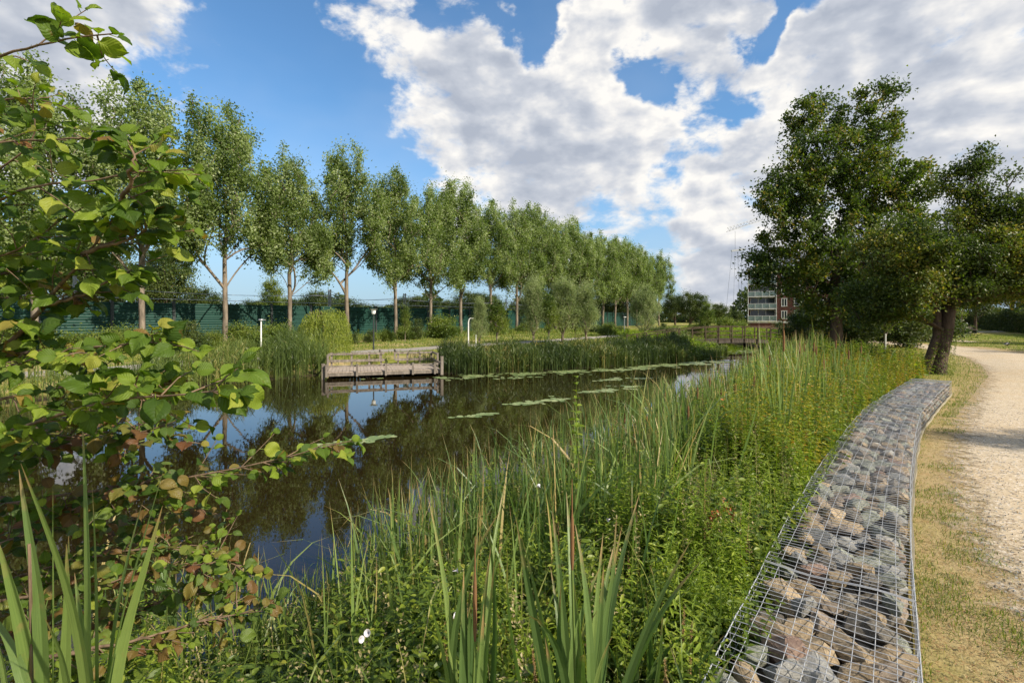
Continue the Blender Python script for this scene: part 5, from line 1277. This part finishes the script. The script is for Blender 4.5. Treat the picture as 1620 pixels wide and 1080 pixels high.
# near clumps
def near_clump(px, d, topz, nb, w, heads, seed, lab, spread=.14, bend=.25):
    p = at(px, 503, d); z = ground_at(p[0], p[1])
    return cattail(lab, (p[0], p[1], z), topz-z, nb, w, heads(z) if heads else (), seed, spread, bend, mt=M['fan'])
near_clump(915, 1.85, 1.17, 26, .048, lambda z: [(-.03, -.06, .86-z, 1.06-z, .0075)], 3, 'big fan of cattail leaves with one rusty head at the bottom centre', .2, .45)
near_clump(740, 1.8, 1.22, 14, .040, lambda z: [(.03, -.06, .64-z, .88-z, .007)], 5, 'narrow cattail clump with a brown head left of the big fan', .13, .4)
near_clump(1010, 2.2, .85, 10, .028, None, 8, 'short cattail tuft right of the big fan', .3, .5)
near_clump(1120, 1.9, .55, 10, .03, None, 9, 'short cattail tuft near the lower gabion edge', .3, .6)
def left_clump():
    root = thing('cattail_plant', 'broad pale green cattail leaves rising from the lower left corner', 'cattail', (0, 0, 0), group='cattail plants on the near bank')
    d = 1.5
    # each leaf: pixel way from base to tip, width in px
    L = [([(72, 1200), (66, 960), (44, 830), (30, 742)], 17, 1.5), ([(150, 1200), (128, 1000), (95, 880), (33, 733)], 15, 1.45), ([(140, 1200), (142, 950), (138, 800), (130, 652)], 15, 1.5), ([(157, 1200), (156, 980), (152, 850), (146, 770)], 14, 1.55),
         ([(84, 1200), (86, 960), (84, 840), (84, 752)], 12, 1.6), ([(160, 1150), (190, 990), (220, 880), (265, 722)], 11, 1.48), ([(165, 1150), (180, 1000), (200, 890), (227, 788)], 10, 1.5), ([(168, 1180), (196, 1000), (228, 900), (257, 800)], 10, 1.55), ([(160, 1180), (178, 1060), (200, 985), (219, 943)], 12, 1.5),
         ([(52, 1180), (45, 1040), (20, 940), (-5, 850)], 13, 1.6), ([(60, 1180), (40, 1080), (15, 1010), (-20, 960)], 12, 1.45), ([(100, 1200), (104, 1040), (108, 930), (105, 860)], 10, 1.6), ([(148, 1200), (140, 1050), (125, 960), (118, 905)], 11, 1.6), ([(120, 1180), (110, 1090), (95, 1020), (70, 975)], 10, 1.5),
         ([(20, 1200), (8, 1050), (-12, 990), (-40, 960)], 12, 1.4)]
    for k, (pts, w, dd) in enumerate(L):
        C = np.array([at(x, y, dd+.05*i*(-1)**k) for i, (x, y) in enumerate(pts)]); C = resample(C, 14)
        bx, by = C[0][0], C[0][1]
        n = len(C); s = np.linspace(0, 1, n); wd = 1.5*w/800*dd*np.clip(np.minimum(.8+s, 1)*np.clip((1-s)/.55, 0, 1)**.7, .03, 1)/2
        T = norm(np.gradient(C, axis=0)); vf = np.array([sin(.5*k), cos(.5*k)*1.0+1.2, .0]); X = norm(np.cross(T, vf)); Zn = np.cross(X, T)
        V = np.stack([C-X*wd[:, None]-Zn*wd[:, None]*.22, C, C+X*wd[:, None]-Zn*wd[:, None]*.22], 1).reshape(-1, 3)
        i = np.arange(n-1)[:, None]*3; j = np.arange(2)[None]; F_ = np.stack([i+j, i+j+1, i+j+4, i+j+3], -1).reshape(-1, 4)
        A_ = np.zeros((n, 3, 3)); A_[..., 0] = [-1, 0, 1]; A_[..., 1] = s[:, None]; A_[..., 2] = .2+.5*((k*37) % 10)/10
        mb = MB(); mb.add(V, F_, A_.reshape(-1, 3)); mb.build('leaf', M['blade'], root)
    mb = MB(); C = np.array([at(50, 1150, 1.55), at(50, 1000, 1.55), at(46, 860, 1.55)]); mb.tube(resample(C, 8), .0045, 6); mb.build('dry_stem', M['twig'], root)
left_clump()
# green shoot at the shore with small leaves
mb = MB(); p = at(915, 503, 4.6); z = ground_at(p[0], p[1]); Bs = np.array([[p[0], p[1], z], [p[0]+.12, p[1], z], [p[0]-.1, p[1]-.1, z]]); forbs(mb, Bs, np.array([CAMH-(592-HOR)/800*4.6-z, .9, .8]), 22, .11, OVAL, .03, .3, 3, .008)
tag(mb.build('shoot', M['bright'], None), 'single tall bright green leafy shoot standing over the water', 'plant')
# bindweed flowers
def flower():
    b = MB(); k = 12; a = np.arange(k)*2*pi/k; rr = [.002, .006, .011, .026, .034]; zz = [0, .016, .03, .042, .044]
    V = np.array([[r*cos(q), r*sin(q), z] for r, z in zip(rr, zz) for q in a]); F_ = [[i*k+j, i*k+(j+1) % k, (i+1)*k+(j+1) % k, (i+1)*k+j] for i in range(4) for j in range(k)]
    b.add(V, F_); return b
fb = None
fl = [(585, 1000, 1.75, 'white bindweed flower low at the bottom left centre'), (566, 1010, 1.8, 'small white bindweed flower beside the lowest flower'), (716, 903, 2.1, 'white bindweed flower left of the near cattail head'), (730, 942, 2.05, 'white bindweed flower just under another, near the narrow cattail clump'), (855, 771, 2.9, 'white bindweed flower above the big cattail fan'), (727, 975, 2.0, 'lowest of three white flowers by the narrow cattail clump'), (966, 820, 3.0, 'white flower right of the big cattail fan'), (1270, 560, 8.5, 'tiny white flower in the tall reeds')]
for k, (px, py, d, lab) in enumerate(fl):
    if fb is None: fb = flower().build('bindweed_flower', M['petal'], None, True); o = fb
    else: o = fb.copy(); COL.objects.link(o)
    o.location = at(px, py, d); o.rotation_euler = (R(60+k*13 % 40), R(k*37 % 50-20), R(k*50)); o.scale = (.36, .36, .5); tag(o, lab, 'flower', 'white bindweed flowers')
# rusty leaves
mb = MB(); 
for px, py, d in ((1133, 815, 3.4), (1150, 800, 3.5), (1138, 838, 3.4)):
    c = at(px, py, d); N = 16; scatter(mb, NARROW, c+rng.normal(0, .035, (N, 3)), rdir(N, -.6), .075)
m_ = leafmat('rusty_leaf', [(0, (.35, .09, .03)), (1, (.45, .2, .07))], .3); tag(mb.build('withered_leaves', m_, None), 'withered orange red leaves hanging in the green weeds', 'leaves')
# ------------------------------------------------------------------ grass by the path, litter, pebbles
def verge():
    mb = MB(); n = 60000; Y = 1.2+14*rng.random(n)**1.5; px = rng.uniform(1380, 1640, n); X = (px-810)/800*Y
    lg = left_of_gabion(X, Y); dp = dpoly(X, Y, PATHC)-1.75
    tc = rng.choice(n, 150); tc = tc[(lg[tc] < -GW-.03) & (dp[tc] > 0)]; tr_ = rng.uniform(.05, .22, len(tc)); pt = np.min(np.hypot(X[:, None]-X[tc][None], Y[:, None]-Y[tc][None])/tr_[None], axis=1) if len(tc) else 9+X*0
    ok = (lg < -GW-.02) & (dp > -.05) & (rng.random(n) < np.exp(-pt**2)*1.2+.02); ok |= (lg < -GW-.01) & (lg > -GW-.07) & (rng.random(n) < .3)
    X, Y = X[ok], Y[ok]; N = len(X)
    blades(mb, np.stack([X, Y, gz(X, Y)], -1), rng.random(N)*6.28, rng.uniform(.012, .05, N), np.abs(rng.normal(.3, .3, N)), rng.normal(.3, .4, N), .0035+.0006*Y, 2)
    tag(mb.build('grass', M['grass'], None), 'short grass tufts on the dry verge beside the gabions', None, None, 'stuff')
    mb = MB(); n = 60000; Y = 1.2+12*rng.random(n)**1.6; px = rng.uniform(1380, 1660, n); X = (px-810)/800*Y
    lg = left_of_gabion(X, Y); dp = dpoly(X, Y, PATHC)-1.75; ok = (lg < -GW-.01) & (dp > -.35*rng.random(n)**2-.1) & (rng.random(n) < .6); X, Y = X[ok], Y[ok]; N = len(X)
    blades(mb, np.stack([X, Y, gz(X, Y)+.003], -1), rng.random(N)*6.28, rng.uniform(.015, .045, N), rng.uniform(.8, 1.6, N), rng.normal(0, .3, N), .0025+.0005*Y, 2)
    tag(mb.build('dry_grass', M['drygrass'], None), 'dead straw lying along the gravel edge', None, None, 'stuff')
    mb = MB(); n = 9000; Y = 1.2+10*rng.random(n)**1.6; px = rng.uniform(1400, 1660, n); X = (px-810)/800*Y
    lg = left_of_gabion(X, Y); dp = dpoly(X, Y, PATHC)-1.75; ok = (lg < -GW-.02) & (rng.random(n) < np.clip(.7+dp, .06, .8)) ; X, Y = X[ok], Y[ok]
    scatter(mb, QUAD, np.stack([X, Y, gz(X, Y)+.016], -1), np.stack([rng.normal(size=len(X)), rng.normal(size=len(X)), rng.normal(0, .15, len(X))], -1), rng.uniform(.008, .022, len(X)))
    tag(mb.build('leaf_litter', M['dock'], None), 'brown leaf crumbs and twigs on the verge', None, None, 'stuff')
    mb = MB(); n = 5200; Y = 1.2+9*rng.random(n)**1.8; px = rng.uniform(1450, 1680, n); X = (px-810)/800*Y
    dp = dpoly(X, Y, PATHC)-1.75; ok = (dp < .1); X, Y = X[ok], Y[ok]
    for x, y in zip(X, Y):
        s = rng.uniform(.0025, .008)*(1+.02*y); V, F_, _ = ROCKV[rng.integers(0, 14)] if False else ROCKLO[rng.integers(0, 4)]
        mb.add(V*np.array([s*1.6, s*1.3, s])+np.array([x, y, float(0)]), F_)
    V = np.concatenate(mb.V); V[:, 2] += gz(V[:, 0], V[:, 1])+.014; mb.V = [V]; mb.A = [np.zeros_like(V)]
    tag(mb.build('pebbles', ROCKM[5], None), 'loose pebbles on the gravel path', None, None, 'stuff')
ROCKLO = []
for k in range(4):
    bm = bmesh.new(); rs = random.Random(k)
    for _ in range(9):
        d = Vector((rs.gauss(0, 1), rs.gauss(0, 1), rs.gauss(0, 1))).normalized(); bm.verts.new(d)
    bmesh.ops.convex_hull(bm, input=list(bm.verts)); bmesh.ops.triangulate(bm, faces=bm.faces)
    bm.verts.ensure_lookup_table(); ROCKLO.append((np.array([v.co[:] for v in bm.verts]), np.array([[v.index for v in f.verts] for f in bm.faces]), 0)); bm.free()
verge()
def lawn():
    mb = MB(); n = 90000; Y = 9+45*rng.random(n)**1.4; px = rng.uniform(1200, 1680, n); X = (px-810)/800*Y
    sd, near = land(X, Y); dp = dpoly(X, Y, PATHC)-1.75; lg = left_of_gabion(X, Y)
    ok = (sd > 2) & (dp > .15) & ((lg < -GW-.1) | (Y > 13)); X, Y = X[ok], Y[ok]; N = len(X)
    blades(mb, np.stack([X, Y, gz(X, Y)], -1), rng.random(N)*6.28, rng.uniform(.02, .07, N)*(1+Y/60), np.abs(rng.normal(0, .4, N)), rng.normal(.3, .4, N), .35*Y/505, 2, taper=.9)
    tag(mb.build('lawn_grass', M['grass'], None), 'short sunlit lawn grass beyond the gabions', None, None, 'stuff')
lawn()
#@@SPLIT@@
# ------------------------------------------------------------------ alder in the left foreground
def alder():
    root = thing('alder_tree', 'alder with ribbed round leaves reaching in from the left foreground', 'tree', (0, 0, 0))
    # branches: pixel + depth way points, dense leaf count
    base = (-2.6, 1.5)
    B = [  # top spray
        ([(-260, 140, 1.7), (-60, 110, 1.6), (40, 78, 1.5), (110, 62, 1.45), (165, 50, 1.4)], 22, .95, 0),
        ([(-260, 260, 1.9), (-60, 225, 1.8), (80, 211, 1.75), (160, 214, 1.7), (235, 220, 1.65)], 34, .9, 0),
        ([(-260, 380, 1.9), (-40, 330, 1.8), (60, 292, 1.7), (150, 280, 1.65), (240, 272, 1.65), (312, 262, 1.6)], 34, .9, 0),
        ([(-200, 640, 2.0), (0, 560, 1.9), (60, 480, 1.8), (130, 400, 1.7), (190, 320, 1.6)], 85, 1, 0),
        ([(0, 560, 1.9), (90, 545, 1.8), (180, 535, 1.7), (240, 530, 1.6), (275, 528, 1.55)], 50, 1, 0),
        ([(-220, 600, 2.0), (0, 575, 1.8), (78, 556, 1.7), (140, 560, 1.6)], 24, .9, .15),
        ([(-260, 720, 2.0), (0, 690, 1.8), (110, 650, 1.65), (200, 625, 1.5), (300, 612, 1.4), (375, 605, 1.35)], 80, 1.1, 0),
        ([(-100, 660, 2.0), (60, 620, 1.8), (160, 600, 1.7), (280, 600, 1.55)], 40, 1, .1),
        ([(-200, 830, 2.2), (60, 790, 2.2), (240, 765, 2.2), (360, 750, 2.2), (470, 722, 2.2), (555, 700, 2.2)], 105, .95, .25),
        ([(130, 400, 1.7), (180, 390, 1.65), (225, 370, 1.65), (245, 345, 1.6)], 24, 1, 0),
        ([(60, 480, 1.8), (130, 470, 1.75), (185, 440, 1.75), (215, 432, 1.7)], 30, 1, .05),
        ([(-240, 470, 2.0), (-40, 430, 1.9), (60, 390, 1.85), (110, 350, 1.8)], 48, 1, 0),
        ([(-240, 330, 2.1), (-30, 300, 2.0), (50, 250, 1.95), (90, 190, 1.9), (60, 160, 1.9)], 26, .9, 0),
        ([(-200, 760, 2.2), (0, 740, 2.1), (100, 700, 2.0), (200, 680, 1.95), (260, 700, 1.9)], 100, .85, 1),
        ([(-200, 900, 2.3), (20, 850, 2.2), (130, 790, 2.15), (220, 760, 2.1), (270, 740, 2.1)], 110, .85, 1),
        ([(-200, 980, 2.4), (0, 920, 2.3), (150, 880, 2.2), (280, 860, 2.2), (400, 905, 2.2)], 120, .8, 1),
        ([(-200, 1060, 2.4), (50, 1000, 2.3), (200, 960, 2.2), (340, 930, 2.2)], 90, .75, 1),
        ([(-240, 560, 2.2), (-60, 500, 2.1), (20, 450, 2.1), (80, 440, 2.0)], 60, 1, .1),
        ([(-240, 200, 2.2), (-60, 170, 2.2), (30, 150, 2.1), (100, 165, 2.0)], 16, .9, 0),
        ([(-150, 880, 2.5), (80, 830, 2.5), (200, 820, 2.45), (330, 800, 2.4)], 70, .85, 1),
        ([(-100, 960, 2.0), (90, 930, 2.0), (230, 900, 2.0), (330, 880, 2.0)], 60, .8, 1),
        ([(60, 1040, 1.9), (200, 1010, 1.9), (320, 985, 1.95), (420, 960, 2.0)], 60, .75, 1),
        ([(190, 320, 1.6), (205, 300, 1.55), (220, 250, 1.5), (205, 215, 1.5)], 26, 1, 0),
    ]
    tw = MB(); twm = MB()
    groups = {0: [[], [], []], 1: [[], [], []]}
    def leafset(P0, P1, n, sz, br):
        # leaves alternate along a twig
        a, b = P0, P1; d = norm(b-a); sd = norm(np.cross(d, [0, 0, 1.])); 
        for k in range(n):
            t = (k+.6)/n; p = a*(1-t)+b*t; sg = 1 if k % 2 else -1
            dirv = d*.75+sd*sg*.9+rng.normal(0, .35, 3)+np.array([0, 0, -.1]); dirv = norm(dirv)
            q = p+dirv*.018
            tw.tube([p, q], .0012, 3, A=[0, .5, .5])
            g = 1 if rng.random() < br else 0
            groups[g][0].append(q); groups[g][1].append(dirv); groups[g][2].append(sz*rng.uniform(.6, 1.2))
        groups[0][0].append(b); groups[0][1].append(norm(d+rng.normal(0, .2, 3))); groups[0][2].append(sz*.6)
    for bi, (w, cnt, sz, br) in enumerate(B):
        C = np.array([at(x, y, d) for x, y, d in w]); cnt = int(cnt*(1.9 if br == 1 else 1.2)); C = resample(C, 22); C += np.cumsum(rng.normal(0, .0035, C.shape), 0)
        L = np.sum(np.linalg.norm(np.diff(C, axis=0), axis=1))
        mbq = MB(); r0 = {3: .016, 6: .011, 8: .009}.get(bi, .0075); mbq.tube(C, np.linspace(r0, .0018, 22), 7); twm = mbq
        vis = [i for i in range(22) if 810+800*C[i][0]/C[i][1] > -90]
        nt = max(3, cnt//4)
        for q in range(nt):
            i = vis[int((q+rng.random())/nt*(len(vis)-1))]; p = C[i]; d = norm(C[min(i+1, 21)]-C[max(i-1, 0)])
            td = norm(d*.7+rng.normal(0, .55, 3)*np.array([1, 1, .75])); e = p+td*rng.uniform(.06, .2)
            twm.tube([p, (p+e)/2+rng.normal(0, .006, 3), e], [.0028, .002, .0013], 4)
            leafset(p, e, rng.integers(3, 6), .078*sz, br*.8)
        leafset(C[-5], C[-1], 7, .08*sz, br*.6)
        mbq.build('branch', M['twig'], root, True)
    tw.build('leaf_stalk', M['bright'], root)
    for g, mt in ((0, M['alder']), (1, M['alder_brown'])):
        P = np.array(groups[g][0]); D = np.array(groups[g][1]); S = np.array(groups[g][2]); N = len(P)
        cm = MB(); S = S*.80; up = np.tile([.45, -.5, .9], (N, 1))+rng.normal(0, .5, (N, 3)); rn = rng.random(N)
        h_ = rng.random(N) < .45; w_ = rng.uniform(.8, 1.1, N)
        for q_, T_ in ((h_, ALDER2), (~h_, ALDER)): scatter(cm, T_, P[q_], D[q_], S[q_], up=up[q_], rnd=rn[q_], wscale=w_[q_])
        o = cm.build('leaves', mt, root, True)
        if g: o['label'] = 'browning leaves low on the alder'
    t = MB(); t.tube([(base[0], base[1], -.5), (-2.55, 1.5, .6), (-2.6, 1.55, 1.6), (-2.5, 1.6, 2.6), (-2.45, 1.6, 3.6)], [.12, .10, .085, .06, .03], 10)
    for w in [b[0][0] for b in B]:
        if w[0] <= -100:
            p = at(*w); zt = min(max(p[2]-.25, -.3), 3.0); t.tube([(-2.58, 1.52, zt), ((-2.58+p[0])/2, (1.52+p[1])/2, (zt+p[2])/2-.02), p], [.025, .014, .008], 6)
    t.build('trunk', M['twig'], root, True)
alder()
